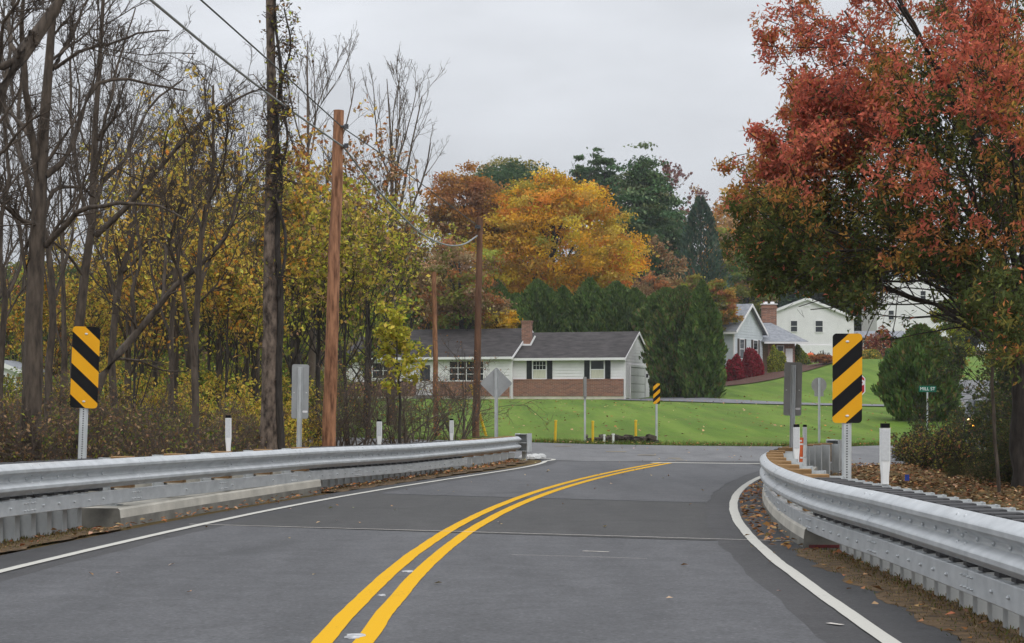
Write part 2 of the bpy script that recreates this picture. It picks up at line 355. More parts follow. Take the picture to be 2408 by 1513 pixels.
# ------------------------------------------------------------------ ground and roads
def grid_mesh(xs, ys, fz):
    X, Y = np.meshgrid(xs, ys); Z = fz(X, Y)
    V = np.stack([X, Y, Z], -1).reshape(-1, 3); nx, ny = len(xs), len(ys)
    i = np.arange(nx-1)[None, :] + nx*np.arange(ny-1)[:, None]
    return V, np.stack([i, i+1, i+1+nx, i+nx], -1).reshape(-1, 4)
xs = np.concatenate([np.array([-900, -500, -300, -200, -140, -100, -70, -50, -40]), np.arange(-32, 42, .75), np.array([45, 52, 62, 80, 110, 150, 220, 320, 500, 900])])
ys = np.concatenate([np.arange(-20, 70, .75), np.arange(70, 170, 2.5), np.arange(170, 430, 10), np.array([480, 560, 700, 1000, 1500, 2200])])
gv, gf = grid_mesh(xs, ys, H)
struct(np_mesh("ground", gv, gf, M_ground, smooth=True))

LW = np.array([(-4.55,8),(-4.38,12),(-4.15,15),(-3.97,17.2),(-3.6,19.5),(-3.45,20.7),(-3.13,22.6),(-2.87,24.9),(-2.5,27),(-2.02,29.1),(-1.45,31.25),(-.8,34.1),(0,37.5),(.5,40.4),(.78,42.6)])
RW = np.array([(2.10,-3),(2.12,8),(2.15,10.57),(2.17,11.97),(2.2,13.16),(2.26,14.33),(2.37,17.1),(2.48,19.76),(2.62,21.7),(2.84,23.9),(3.2,26.5),(3.78,29.85),(4.8,35),(5.6,38.0)])
YC = np.array([(-.99,-3),(-.97,8),(-.96,10.56),(-.926,13.1),(-.844,15),(-.716,17.6),(-.535,20.3),(-.27,22.8),(0,24.4),(.49,28.4),(1.09,31.6),(1.8,34.9),(2.65,38.5),(3.44,41.5)])
LW = np.vstack([[(-4.7, -3)], LW])
def smooth(tab, deg):
    c = np.polyfit(tab[:, 1], tab[:, 0], deg); y = np.arange(8, tab[-1, 1]+.01, 1.0); y = np.r_[y, tab[-1, 1]] if tab[-1, 1]-y[-1] > .3 else y
    t = np.column_stack([np.polyval(c, y), y]); sl = (t[1]-t[0])/(t[1, 1]-t[0, 1]); return np.vstack([[t[0]-sl*11, t[0]-sl*5.5], t])
LW, RW, YC = smooth(LW[1:], 5), smooth(RW[1:], 5), smooth(YC[1:], 4)
def spline(pts, step=.2):
    p = np.asarray(pts, float); d = np.r_[0, np.cumsum(np.linalg.norm(np.diff(p[:, :2], axis=0), axis=1))]
    s = np.arange(0, d[-1] + 1e-6, step); s = np.r_[s, d[-1]] if d[-1]-s[-1] > step*.3 else s
    m = np.gradient(p, d, axis=0); i = np.clip(np.searchsorted(d, s, 'right')-1, 0, len(d)-2)
    hh = (d[i+1]-d[i])[:, None]; t = ((s-d[i])/hh[:, 0])[:, None]
    q = (2*t**3-3*t**2+1)*p[i] + (t**3-2*t**2+t)*hh*m[i] + (-2*t**3+3*t**2)*p[i+1] + (t**3-t**2)*hh*m[i+1]
    return q, s
def xat(tab, y): return np.interp(y, tab[:, 1], tab[:, 0])
def strip(name, ysamp, fl, fr, z, mat, nx=2, jl=0, seed=0):
    rng = np.random.default_rng(seed); V = []; 
    for y in ysamp:
        a, b = fl(y), fr(y)
        for k in range(nx): V.append((a+(b-a)*k/(nx-1), y, z))
    n = len(ysamp); i = np.arange(nx-1)[None]+nx*np.arange(n-1)[:, None]
    return np_mesh(name, V, np.stack([i, i+1, i+1+nx, i+nx], -1).reshape(-1, 4), mat)
ysr = np.arange(-4, 44.01, .5)
struct(strip("road", ysr, lambda y: xat(LW, y) - lerp(y, [0, 16, 21, 28, 36, 42], [.75, .62, .55, .45, .32, .08]), lambda y: xat(RW, y) + lerp(y, [0, 10, 17, 22, 28, 38], [.55, .52, .42, .42, .4, .9]) if y < 38 else xat(RW, 38)+.9, 0.0, M_road, 8))
# lighter running surface either side of the bridge deck, edges wander a little
def wob(y, s, a=.016): return a*(math.sin(y*1.9+s)+.6*math.sin(y*4.7+2*s)+.4*math.sin(y*9.1+s*3))
def lane(name, y_left, y_right, y_top_left, y_top_right, mat, z):
    V = []; n = 46; nx = 14
    for j in range(n):
        t = j/(n-1)
        for k in range(nx):
            s = k/(nx-1); y = (y_left+(y_right-y_left)*s)*(1-t)+(y_top_left+(y_top_right-y_top_left)*s)*t
            xl = xat(LW, y)+.30+wob(y, .5); xr = xat(RW, y)-.36+wob(y, 2.1)
            V.append((xl+(xr-xl)*s, y, z))
    i = np.arange(nx-1)[None]+nx*np.arange(n-1)[:, None]
    return struct(np_mesh(name, V, np.stack([i, i+1, i+1+nx, i+nx], -1).reshape(-1, 4), mat))
lane("road_lane_surface", -4, -4, 20.55, 18.25, M_lane, .004)
lane("road_lane_surface", 27.7, 25.2, 42.6, 41.0, M_lane, .004)
lane("bridge_deck_surface", 20.62, 18.32, 27.65, 25.15, M_deck, .0035)
# crossing road
FAR = [(-60,104),(-34,80),(-20,70),(-9,61),(-3,57),(.5,55),(2.5,53.7),(5,52.7),(7.5,52.2),(9.5,52.2),(12.3,54.5),(14.9,62),(18.0,73),(22.5,92),(30,125)]
NEAR = [(-66,98),(-39,74),(-25,64.5),(-12.5,54.5),(-5,49),(-.4,45.6),(1.0,43.9),(4.0,40.2),(6.8,39.0),(9,41.5),(13.5,48.5),(19.0,58),(23,71),(27.6,91),(35.4,124)]
fq = np.array(FAR); nq = np.array(NEAR); tt = np.linspace(0, len(FAR)-1, 141); ii = np.arange(len(FAR))
fx, fy, nx_, ny_ = [np.interp(tt, ii, a) for a in (fq[:, 0], fq[:, 1], nq[:, 0], nq[:, 1])]
V = []; na = 12
for a, b, c, d in zip(fx, fy, nx_, ny_):
    for k in range(na):
        t = k/(na-1); x, y = c+(a-c)*t, d+(b-d)*t
        V.append((x, y, max(h(x, y)+.022, -.006)))
i = np.arange(na-1)[None]+na*np.arange(len(tt)-1)[:, None]
struct(np_mesh("crossing_road", V, np.stack([i, i+na, i+na+1, i+1], -1).reshape(-1, 4), M_cross, smooth=True))
CROSS = (fx, fy, nx_, ny_)
def on_cross(x, y):
    k = int(np.argmin((fx+nx_)/2*0 + np.hypot((fx+nx_)/2-x, (fy+ny_)/2-y))); return k
# driveway from the garage across the lawn
DV = [(8.4,119.5),(10.5,113),(13.5,106),(17.5,101),(22,97),(26,93)]
q, s = spline(DV, .8); dd = np.gradient(q, axis=0); dd /= np.linalg.norm(dd, axis=1)[:, None]; nn = np.stack([-dd[:, 1], dd[:, 0]], 1)
V = []
for (x, y), n_, t in zip(q, nn, np.linspace(0, 1, len(q))):
    wd = 1.7+1.3*(1-t)**3
    for k in (-1, -.5, 0, .5, 1):
        a, b = x+n_[0]*wd*k, y+n_[1]*wd*k; V.append((a, b, h(a, b)+.05))
i = np.arange(4)[None]+5*np.arange(len(q)-1)[:, None]
struct(np_mesh("driveway", V, np.stack([i, i+1, i+6, i+5], -1).reshape(-1, 4), M_drive, smooth=True))

# painted markings
def ribbon(mb, pts, w, z, off=0.0, seed=0, wobble=.006, y0=None, y1=None):
    q, s = spline(pts, .18)
    if y0 is not None: q = q[(q[:, 1] >= y0) & (q[:, 1] <= y1)]
    d = np.gradient(q, axis=0); d /= np.linalg.norm(d, axis=1)[:, None]; n = np.stack([-d[:, 1], d[:, 0]], 1)
    rng = np.random.default_rng(seed); vs = []; k = len(q)
    jit = np.convolve(rng.normal(0, 1, k+6), np.ones(5)/5, 'same')[:k]*wobble
    for i in range(k):
        c = q[i] + n[i]*(off+jit[i]); ww = w/2*(1+rng.uniform(-.035, .035))
        zz = z(c) if callable(z) else z
        vs += [(c[0]+n[i][0]*ww, c[1]+n[i][1]*ww, zz), (c[0]-n[i][0]*ww, c[1]-n[i][1]*ww, zz)]
    mb.add(vs, [(2*i, 2*i+1, 2*i+3, 2*i+2) for i in range(k-1)])
mb = MB()
LWc = np.vstack([LW, [(.98,43.8),(.97,44.25),(.6,44.75),(.1,45.1)]])
ribbon(mb, LWc, .105, .008, seed=1); ribbon(mb, RW, .11, .008, seed=2, y0=-4, y1=36.6)
struct(mb.build("edge_line", M_white))
mb = MB(); ribbon(mb, YC, .122, .008, .118, seed=3, wobble=.005); ribbon(mb, YC, .122, .008, -.118, seed=4, wobble=.005)
struct(mb.build("centre_line", M_yellow))
mb = MB(); ribbon(mb, [(3.15,41.75),(4.2,41.35),(5.4,40.9),(6.6,40.5)], .32, .010, seed=5); struct(mb.build("stop_line", M_white))
mb = MB()
for (u0, u1, v, c) in ((1305,1345,1060,0),(1425,1475,1068,0),(1500,1540,1073,0),(1570,1600,1079,0),(1590,1610,1083,0),(1300,1325,1050,0)):
    a = P(u0, v, 6000/(v-945)); b = P(u1, v, 6000/(v-945)*1.0)
    ribbon(mb, [(a.x, a.y), ((a.x+b.x)/2, a.y-.02), (b.x, a.y-.1)], .16, lambda c: max(h(c[0], c[1])+.034, .006), seed=int(u0))
struct(mb.build("worn_centre_dashes", paint("worn_yellow_paint", (.42, .30, .10), (.22, .20, .16), .8)))
mb = MB()
ribbon(mb, [(-3.62,20.75),(-1,19.72),(1,18.93),(2.75,18.22)], .030, .0085, seed=9, wobble=.012)
ribbon(mb, [(.0,16.6),(.55,16.42),(1.2,16.15)], .010, .0085, seed=10, wobble=.02)
for (u, v, l) in ((1400,1298,60),(1960,1468,26),(1985,1282,20)):
    D = 6000/(v-945); a = P(u-l/2, v, D); ribbon(mb, [(a.x, D), (a.x+l*D/F/2, D-.04), (a.x+l*D/F, D-.1)], .045, .0085, seed=u)
struct(mb.build("pale_road_joint", noisy("joint_sealer", (.40, .37, .33), (.66, .62, .56), 12, rough=.8)))
M_pad = noisy('worn_pad', (.16, .16, .17), (.62, .62, .62), 18, rough=.7)
# small white patches left between the yellow lines
for (u, v, rr) in ((959,1346,.045),(897,1402,.028),(832,1499,.055)):
    D = 6000/(v-945); p = P(u, v, D); mb = MB(); rng = np.random.default_rng(u)
    pts = [(rr*rng.uniform(.6, 1.3)*math.cos(a), rr*2.2*rng.uniform(.6, 1.3)*math.sin(a)) for a in np.linspace(0, 2*math.pi, 14)[:-1]]
    mb.prism(pts, lambda a, b, d: (a, b, d), .004, .009)
    o = mb.build("lane_marker_pad", M_pad); o.location = (p.x, p.y, 0)
    tag(o, {959: "farthest small white pad stuck between the yellow lines", 897: "middle and smallest white pad between the yellow lines", 832: "nearest white pad between the yellow lines at the bottom edge"}[u], "road marker", "white pads between the yellow lines")

# ------------------------------------------------------------------ guardrails
WPROF = [(0,0),(.022,-.012),(.074,-.044),(.083,-.058),(.083,-.086),(.074,-.100),(.010,-.136),(.004,-.150),(.004,-.162),(.010,-.176),(.074,-.212),(.083,-.226),(.083,-.254),(.074,-.268),(.022,-.300),(0,-.312)]
WPROF = WPROF + [(d-.006, z) for d, z in reversed(WPROF)]
CPROF = [(0,0),(.045,-.002),(.05,-.008),(.05,-.144),(.045,-.150),(0,-.152),(0,-.146),(.042,-.142),(.042,-.010),(0,-.006)]
class Rail:
    def __init__(s, pts, ztop, side):
        s.q, s.s = spline(pts, .12); d = np.gradient(s.q, axis=0); d /= np.linalg.norm(d, axis=1)[:, None]
        s.t = d; s.n = np.stack([-d[:, 1], d[:, 0]], 1)*side        # n points to the road
        s.z = np.interp(s.s, *s._zt(ztop))
    def _zt(s, zt):
        zy = np.array(zt); return [float(np.interp(y, s.q[:, 1], s.s)) for y in zy[:, 0]], zy[:, 1]
    def at(s, a):
        f = lambda arr: np.array([np.interp(a, s.s, arr[:, k]) for k in range(2)])
        n = f(s.n); n /= np.linalg.norm(n); t = f(s.t); t /= np.linalg.norm(t)
        return f(s.q), n, t, float(np.interp(a, s.s, s.z))
    def s_of_y(s, y): return float(np.interp(y, s.q[:, 1], s.s))
    def sweep(s, mb, a0, a1, prof, zoff, noff, smooth=True):
        k = max(2, int((a1-a0)/.12)+1); vs = []; m = len(prof)
        for a in np.linspace(a0, a1, k):
            q, n, t, z = s.at(a)
            vs += [(q[0]+n[0]*(d+noff), q[1]+n[1]*(d+noff), z+zz+zoff) for d, zz in prof]
        fs = [(i*m+j, i*m+(j+1) % m, (i+1)*m+(j+1) % m, (i+1)*m+j) for i in range(k-1) for j in range(m)]
        fs += [tuple(range(m-1, -1, -1)), tuple(range((k-1)*m, k*m))]
        mb.add(vs, fs)
def bolt(mb, c, n, r=.016):
    n = Vector(n).normalized(); mb.tube([c, c+n*.010, c+n*.018], [r, r*.95, r*.4], 6)
def make_rail(label, R_, groups, rub, panel=3.05, s_end=None, back=None):
    root = thing("guardrail", label, "guardrail", (0, 0, 0))
    smax = R_.s[-1] if s_end is None else s_end
    posts = []
    for (y0, y1, pitch, kind) in groups:
        a = R_.s_of_y(y0); e = R_.s_of_y(y1)
        while a <= e+1e-6: posts.append((a, kind)); a += pitch
    edges = list(np.arange(0, smax, panel)) + [smax]
    if edges[-1]-edges[-2] < .6: edges.pop(-2)
    for i in range(len(edges)-1):
        mb = MB(); a0, a1 = edges[i], min(edges[i+1]+.30, smax)
        R_.sweep(mb, a0, a1, WPROF, 0, .0035*(i % 2))
        for a, k in posts:
            if a0+.1 < a < edges[i+1]:
                q, n, t, z = R_.at(a); bolt(mb, Vector((q[0]+n[0]*.006, q[1]+n[1]*.006, z-.156)), (n[0], n[1], 0), .017)
        if i < len(edges)-2:
            for da in (.05, .25):
                for zz in (-.026, -.118, -.194, -.286):
                    q, n, t, z = R_.at(edges[i+1]+da); bolt(mb, Vector((q[0]+n[0]*.036, q[1]+n[1]*.036, z+zz)), (n[0], n[1], .0), .014)
        mb.build("rail_panel", M_galv, root, smooth=True)
    if rub:
        r0, r1 = R_.s_of_y(rub[0]), R_.s_of_y(rub[1]); ed = list(np.arange(r0, r1, panel)) + [r1]
        if ed[-1]-ed[-2] < .6: ed.pop(-2)
        for i in range(len(ed)-1):
            mb = MB(); R_.sweep(mb, ed[i]+.004, ed[i+1]-.004, CPROF, -.352, -.03)
            for a, k in posts:
                if ed[i]+.25 < a < ed[i+1]-.25:
                    q, n, t, z = R_.at(a); bolt(mb, Vector((q[0]+n[0]*.02, q[1]+n[1]*.02, z-.428)), (n[0], n[1], 0), .014)
            for da in (ed[i]+.05, ed[i]+.13, ed[i+1]-.05, ed[i+1]-.13):
                for zz in (-.392, -.464):
                    q, n, t, z = R_.at(da); bolt(mb, Vector((q[0]+n[0]*.02, q[1]+n[1]*.02, z+zz)), (n[0], n[1], 0), .0095)
            mb.build("rub_rail", M_galv, root, smooth=True)
    for (y0, y1, pitch, kind) in groups:
        if kind == 'bridge':
            mb = MB(); R_.sweep(mb, R_.s_of_y(y0)-.3, R_.s_of_y(y1)+.3, [(0, 0), (0, -.13), (-.16, -.13), (-.16, 0)], -.29, -.52); mb.build("backing_rail", M_conc, root)
    cache = {}
    for a, kind in posts:
        q, n, t, z = R_.at(a)
        mat_ = Matrix(((t[0], -n[0], 0), (t[1], -n[1], 0), (0, 0, 1))).to_4x4()      # x along rail, y away from road
        if kind not in cache:
            mb = MB(); dp = .25 if kind != 'plain' else .03; tz = -.004 if kind != 'plain' else -.01
            zb = -.95 if kind in ('dense', 'plain', 'spaced') else -.56
            for (x0, x1, y0, y1) in ((-.062, .062, 0, .007), (-.0035, .0035, .007, .143), (-.062, .062, .143, .15)):
                mb.box((x0, dp+y0, zb), (x1, dp+y1, tz))
            if kind == 'bridge': mb.box((-.11, dp-.09, zb-.001), (.11, dp+.24, zb+.024))
            if kind == 'dense' or kind == 'spaced':       # spacer that carries the rub rail
                mb.box((-.045, .02, -.50), (.045, dp, -.38))
            if kind == 'bridge': mb.box((-.045, .02, -.51), (.045, dp, -.37))
            po = mb.build("post", M_post, root); po.parent = root
            bk = None
            if kind != 'plain':
                mb = MB(); wood = kind in ('bridge', 'spaced')
                if wood: mb.box((-.07, .004, -.345), (.07, dp-.002, .012))
                else:
                    mb.box((-.058, .004, -.345), (.058, dp-.002, .006)); mb.box((-.064, .05, -.340), (.064, dp-.05, .002))
                bk = mb.build("offset_block", M_wood if wood else M_block, po, bevel=.006)
            cache[kind] = po
        else:
            po = copy_tree(cache[kind], root)
        po.matrix_local = Matrix.Translation((q[0], q[1], z)) @ mat_
    return root
RL = Rail([(-5.3,12),(-5.13,14.2),(-4.93,16.5),(-4.70,18.5),(-4.40,20.6),(-4.0,23),(-3.55,25.4),(-3.0,28.2),(-2.42,30.6),(-1.85,33.1),(-1.25,35.9),(-.72,38.3),(-.08,42),(.14,43.4)],
          [(12,.805),(14,.80),(17.6,.785),(20,.755),(25,.705),(28,.68),(33,.62),(43.4,.565)], -1)
railL = make_rail("long galvanised guardrail along the left road edge, ending before the crossing road", RL,
    [(12.2,20.45,.42,'dense'),(21.1,27.9,1.72,'bridge'),(28.45,37.2,.365,'dense'),(37.9,43.2,1.05,'spaced')], (12.05, 37.35))
RR = Rail([(2.66,5),(2.70,8),(2.76,10),(2.79,12.5),(2.80,14),(2.78,16),(2.82,18),(2.97,20.5),(3.2,23),(3.5,25.5),(3.87,28),(4.35,30.5),(4.95,33),(5.6,35),(6.25,36.5)],
          [(5,.75),(9,.735),(11,.718),(17,.67),(21,.655),(25.5,.635),(28,.62),(36.5,.56)], 1)
railR = make_rail("curved galvanised guardrail along the right road edge, bending round the corner", RR,
    [(5.2,17.3,.385,'dense'),(17.9,30.2,1.55,'bridge'),(31.0,36.2,.85,'spaced')], (5.1, 30))
# end terminals
def terminal(label, p, rz, parent, zt):
    mb = MB()
    mb.box((-.16, -.13, zt-.40), (-.145, .13, zt+.03)); mb.box((.145, -.13, zt-.40), (.16, .13, zt+.03))
    mb.box((-.145, -.125, zt+.005), (.145, .125, zt+.02)); mb.box((-.145, -.125, zt-.20), (.145, .125, zt-.185)); mb.box((-.145, -.125, zt-.395), (.145, .125, zt-.38))
    mb.box((-.145, .11, zt-.38), (.145, .125, zt+.005))
    mb.box((-.05, .02, -.1), (.05, .1, zt-.39))
    o = mb.build("end_terminal", M_post, parent); o.location = p; o.rotation_euler = (0, 0, rz); return o
terminal("", (.27, 43.75, 0), R(-25), railL, .60)
terminal("", (6.45, 36.75, 0), R(-50), railR, .60)

# bridge kerbs of concrete under both rails
def kerb(label, R_, y0, y1, nf, wdt, ht, side):
    mb = MB(); prof = [(nf, .085), (nf-.01, ht-.02), (nf-.03, ht), (nf-wdt, ht), (nf-wdt, -.06), (nf, -.06)]
    a0, a1 = R_.s_of_y(y0), R_.s_of_y(y1); k = int((a1-a0)/.2)+2; vs = []; m = len(prof)
    for a in np.linspace(a0, a1, k):
        q, n, t, z = R_.at(a); vs += [(q[0]+n[0]*d, q[1]+n[1]*d, zz) for d, zz in prof]
    fs = [(i*m+j, i*m+(j+1) % m, (i+1)*m+(j+1) % m, (i+1)*m+j) for i in range(k-1) for j in range(m)] + [tuple(range(m-1, -1, -1)), tuple(range((k-1)*m, k*m))]
    b = len(mb.f); mb.add(vs, fs)
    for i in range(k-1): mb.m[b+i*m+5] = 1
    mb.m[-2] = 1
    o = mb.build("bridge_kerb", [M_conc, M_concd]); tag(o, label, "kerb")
    return o
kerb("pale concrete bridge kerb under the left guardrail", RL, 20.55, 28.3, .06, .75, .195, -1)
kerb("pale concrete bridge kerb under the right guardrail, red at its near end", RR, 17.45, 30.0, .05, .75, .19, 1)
q, n, t, z = RR.at(RR.s_of_y(17.45)); mb = MB()
mb.box((-.45, -.006, .0), (-.05, .0, .03)); o = mb.build("red_paint_strip", noisy("old_red_paint", (.09, .03, .03), (.20, .035, .04), 14, rough=.8), bpy.data.objects["bridge_kerb.001"])
o.location = (q[0]+n[0]*.05, q[1]+n[1]*.05-.004, .0); o.rotation_euler = (0, 0, math.atan2(-n[1], -n[0])+math.pi if False else math.atan2(n[1], n[0])); 
o.rotation_euler[2] = math.atan2(-n[1], -n[0])+math.pi

# ------------------------------------------------------------------ signs, markers, poles
def clip_poly(poly, convex):
    out_ = poly
    for i in range(len(convex)):
        a, b = convex[i], convex[(i+1) % len(convex)]; inp = out_; out_ = []
        ins = lambda p: (b[0]-a[0])*(p[1]-a[1])-(b[1]-a[1])*(p[0]-a[0]) >= 0
        for j in range(len(inp)):
            p, q = inp[j], inp[(j+1) % len(inp)]
            if ins(p) != ins(q):
                x1, y1, x2, y2 = *p, *q; dx, dy = x2-x1, y2-y1; ex, ey = b[0]-a[0], b[1]-a[1]
                den = ex*dy-ey*dx; t = (ey*(x1-a[0])-ex*(y1-a[1]))/den if den else 0
                X = (x1+t*dx, y1+t*dy)
                if ins(p): out_ += [p, X]
                else: out_ += [X]
                if not ins(p): pass
            elif ins(p): out_.append(p)
            if ins(p) and ins(p) != ins(q): pass
        # order: p kept when inside
        cleaned = []
        for p in out_:
            if not cleaned or abs(p[0]-cleaned[-1][0])+abs(p[1]-cleaned[-1][1]) > 1e-6: cleaned.append(p)
        out_ = cleaned
        if not out_: return []
    return out_
def rrect(w, h_, r, n=5):
    pts = []
    for cx, cy, a0 in ((w/2-r, h_/2-r, 0), (-w/2+r, h_/2-r, 90), (-w/2+r, -h_/2+r, 180), (w/2-r, -h_/2+r, 270)):
        for k in range(n+1): a = R(a0+90*k/n); pts.append((cx+r*math.cos(a), cy+r*math.sin(a)))
    return pts
XZ = lambda a, b, d: (a, d, b)
def channel_post(parent, z0, z1, y=0.0, w=.075, holes=True, mat=None, front=True):
    """U channel with punched holes, web facing -y (front) or +y"""
    mb = MB(); s = 1 if front else -1
    y0, y1 = sorted((y, y+s*.006)); mb.box((-w*.28, y0, z0), (w*.28, y1, z1))
    for q in (-1, 1):
        mb.prism([(q*w*.28, y), (q*w*.5, y+s*.03), (q*w*.5+q*.006, y+s*.03), (q*w*.28+q*.006, y)], lambda a, b, d: (a, b, d), z0, z1)
    if holes:
        mb.mi = 1; z = z0+.02
        while z < z1-.02:
            ya, yb = sorted((y-s*.0015, y-s*.0005)); mb.box((-.0065, ya, z), (.0065, yb, z+.013)); z += .026
    return mb.build("post", [mat or M_post, M_dark], parent)
def object_marker(label, loc, rz, tilt, w, h_, zc, lean_dir, group, zpost0=-.5, holes=True):
    root = thing("object_marker", label, "road sign", loc, rz, group); root.rotation_euler = (0, tilt, rz)
    rr_ = rrect(w, h_, w*.13)
    mb = MB(); mb.prism([(a, b+zc) for a, b in rr_], XZ, -.006, -.001); mb.build("panel", M_sblk, root)
    mb = MB(); per = h_*.386; sl = lean_dir*.90
    for k in range(-4, 5):
        c = k*per
        hh = per*.51
        band = [(-w, c-w*sl-hh/2), (w, c+w*sl-hh/2), (w, c+w*sl+hh/2), (-w, c-w*sl+hh/2)]
        pl = clip_poly(band, rr_)
        if len(pl) > 2: mb.prism([(a, b+zc) for a, b in pl], XZ, -.0085, -.006)
    mb.build("stripes", M_syel, root)
    mb = MB()
    for s in (.41, -.42):
        mb.ball((0, -.011, zc+s*h_), .016 if w > .25 else .01, 8, 4, (1.2, .5, .8))
    mb.build("bolt", M_bolt, root, smooth=True)
    channel_post(root, zpost0, zc+h_*.49, .001, w=.085 if w > .25 else .06, holes=holes)
    return root
SG = "yellow and black striped object markers"
pL = P(188, 864, 20.75); object_marker("striped marker sign standing behind the left guardrail", (pL.x-.01, pL.y, 0), R(4), R(2.2), .305, .914, pL.z, -1, SG)
pR = P(1991, 890, 18.6); object_marker("large striped marker sign standing behind the right guardrail", (pR.x, pR.y, 0), R(-3), R(0.2), .295, .90, pR.z, 1, SG)
pS = P(1544, 926, 55.2); object_marker("small striped marker sign on the far lawn edge across the junction", (pS.x, pS.y, h(pS.x, pS.y)), R(2), R(0), .205, .61, pS.z-h(pS.x, pS.y), 1, SG, zpost0=-.2, holes=False)

def sign_back(label, u, v, D, w, h_, shape, mat, rz=0, tilt=0, plate=False, sticker=True, name="sign_back", pw=.075, z_up=.45, base=-.4):
    p = P(u, v, D); g = h(p.x, p.y) if D > 50 else 0.0
    root = thing(name, label, "road sign", (p.x, p.y, g), rz); root.rotation_euler = (0, tilt, rz); zc = p.z-g
    if shape == 'rect': pts = rrect(w, h_, w*.12)
    elif shape == 'diamond':
        r4 = rrect(w, w, w*.07); pts = [((a-b)*.7071, (a+b)*.7071) for a, b in r4]
    else: pts = [(w/2*math.cos(a), w/2*math.sin(a)) for a in np.linspace(0, 2*math.pi, 25)[:-1]]
    mb = MB(); mb.prism([(a, b+zc) for a, b in pts], XZ, .006, .010)
    mb.build("panel", mat, root)
    if plate:
        mb = MB(); mb.box((-w*.3, .007, zc-w*.74), (w*.3, .011, zc-w*.36)); mb.build("lower_plate", mat, root)
    channel_post(root, base, zc+h_*z_up, .005, w=pw, holes=D < 40, front=False)
    if D < 40:
        mb = MB()
        for q in (-1, 1): mb.ball((q*w*.36, .004, zc+h_*.0-.02), .012, 6, 4, (1.2, .5, .8))
        mb.build("bolt", M_bolt, root)
    if sticker:
        mb = MB(); mb.prism([(w*.30+a, zc-h_*.37+b) for a, b in rrect(.085, .035, .015)], XZ, .0035, .006); mb.build("sticker", M_trim, root)
    return root
sign_back("plain grey back of a tall sign before the tall wooden pole", 702, 921, 31, .285, .91, 'rect', M_alu, tilt=R(1))
sign_back("brownish grey back of a tall sign beside the right striped marker", 1860, 915, 31.5, .305, .91, 'rect', M_alud, tilt=R(1.2))
sign_back("pale grey diamond sign seen from behind, in front of the house", 1167, 902, 46, .575, .80, 'diamond', M_alu, sticker=False)
sign_back("round dark grey sign back with a small plate on the right lawn", 1926, 906, 55, .455, .455, 'round', M_alud, plate=True, sticker=False, pw=.06, base=-.2)
# edge-on sign
p = P(1375.5, 911, 54.6); g = h(p.x, p.y)
root = thing("edge_on_sign", "thin grey sign seen edge on between yellow posts", "road sign", (p.x, p.y, g))
mb = MB(); mb.box((-.042, -.23, p.z-g-.30), (.042, .23, p.z-g+.30)); mb.build("panel", M_alud, root, bevel=.01)
mb = MB(); mb.box((-.03, -.02, -.2), (.03, .02, p.z-g-.29)); mb.build("post", M_post, root)
# stop sign behind the right marker
def octagon(r): return [(r*math.cos(R(22.5+45*k)), r*math.sin(R(22.5+45*k))) for k in range(8)]
def text_mesh(body, size, mat, parent, name, loc, rz=0, bold=.0):
    c = bpy.data.curves.new(name, 'FONT'); c.body = body; c.size = size; c.align_x = 'CENTER'; c.align_y = 'CENTER'; c.extrude = .001; c.offset = bold
    t = bpy.data.objects.new(name, c); COL.objects.link(t)
    dg = bpy.context.evaluated_depsgraph_get(); me = bpy.data.meshes.new_from_object(t.evaluated_get(dg)); bpy.data.objects.remove(t)
    me.materials.clear(); me.materials.append(mat)
    o = bpy.data.objects.new(name, me); COL.objects.link(o); o.parent = parent; o.location = loc; o.rotation_euler = (R(90), 0, rz); return o
p = P(1996, 906, 42.5)
root = thing("stop_sign", "red stop sign mostly hidden behind the right striped marker", "road sign", (p.x, p.y, 0)); zc = p.z
mb = MB(); mb.prism([(a, b+zc) for a, b in octagon(.41)], XZ, -.004, .0); mb.build("panel", M_trim, root)
mb = MB(); mb.prism([(a, b+zc) for a, b in octagon(.385)], XZ, -.007, -.004); mb.build("red_face", M_red, root)
text_mesh("STOP", .30, M_trim, root, "lettering", (0, -.009, zc), bold=.008)
channel_post(root, -.3, zc+.3, .002, holes=False)
# street name sign
p = P(2181, 915, 60); g = h(p.x, p.y)
root = thing("street_sign", "small green street name sign among the dark bushes", "street sign", (p.x, p.y, g), R(4)); zc = p.z-g
mb = MB(); mb.box((-.29, -.012, zc-.10), (.29, -.004, zc+.10)); mb.build("panel", M_green, root)
text_mesh("MILL ST", .15, M_trim, root, "lettering", (0, -.0145, zc))
mb = MB(); mb.tube([(0, .02, -.2), (0, .02, zc+.02)], .028, 8); mb.build("post", M_post, root)

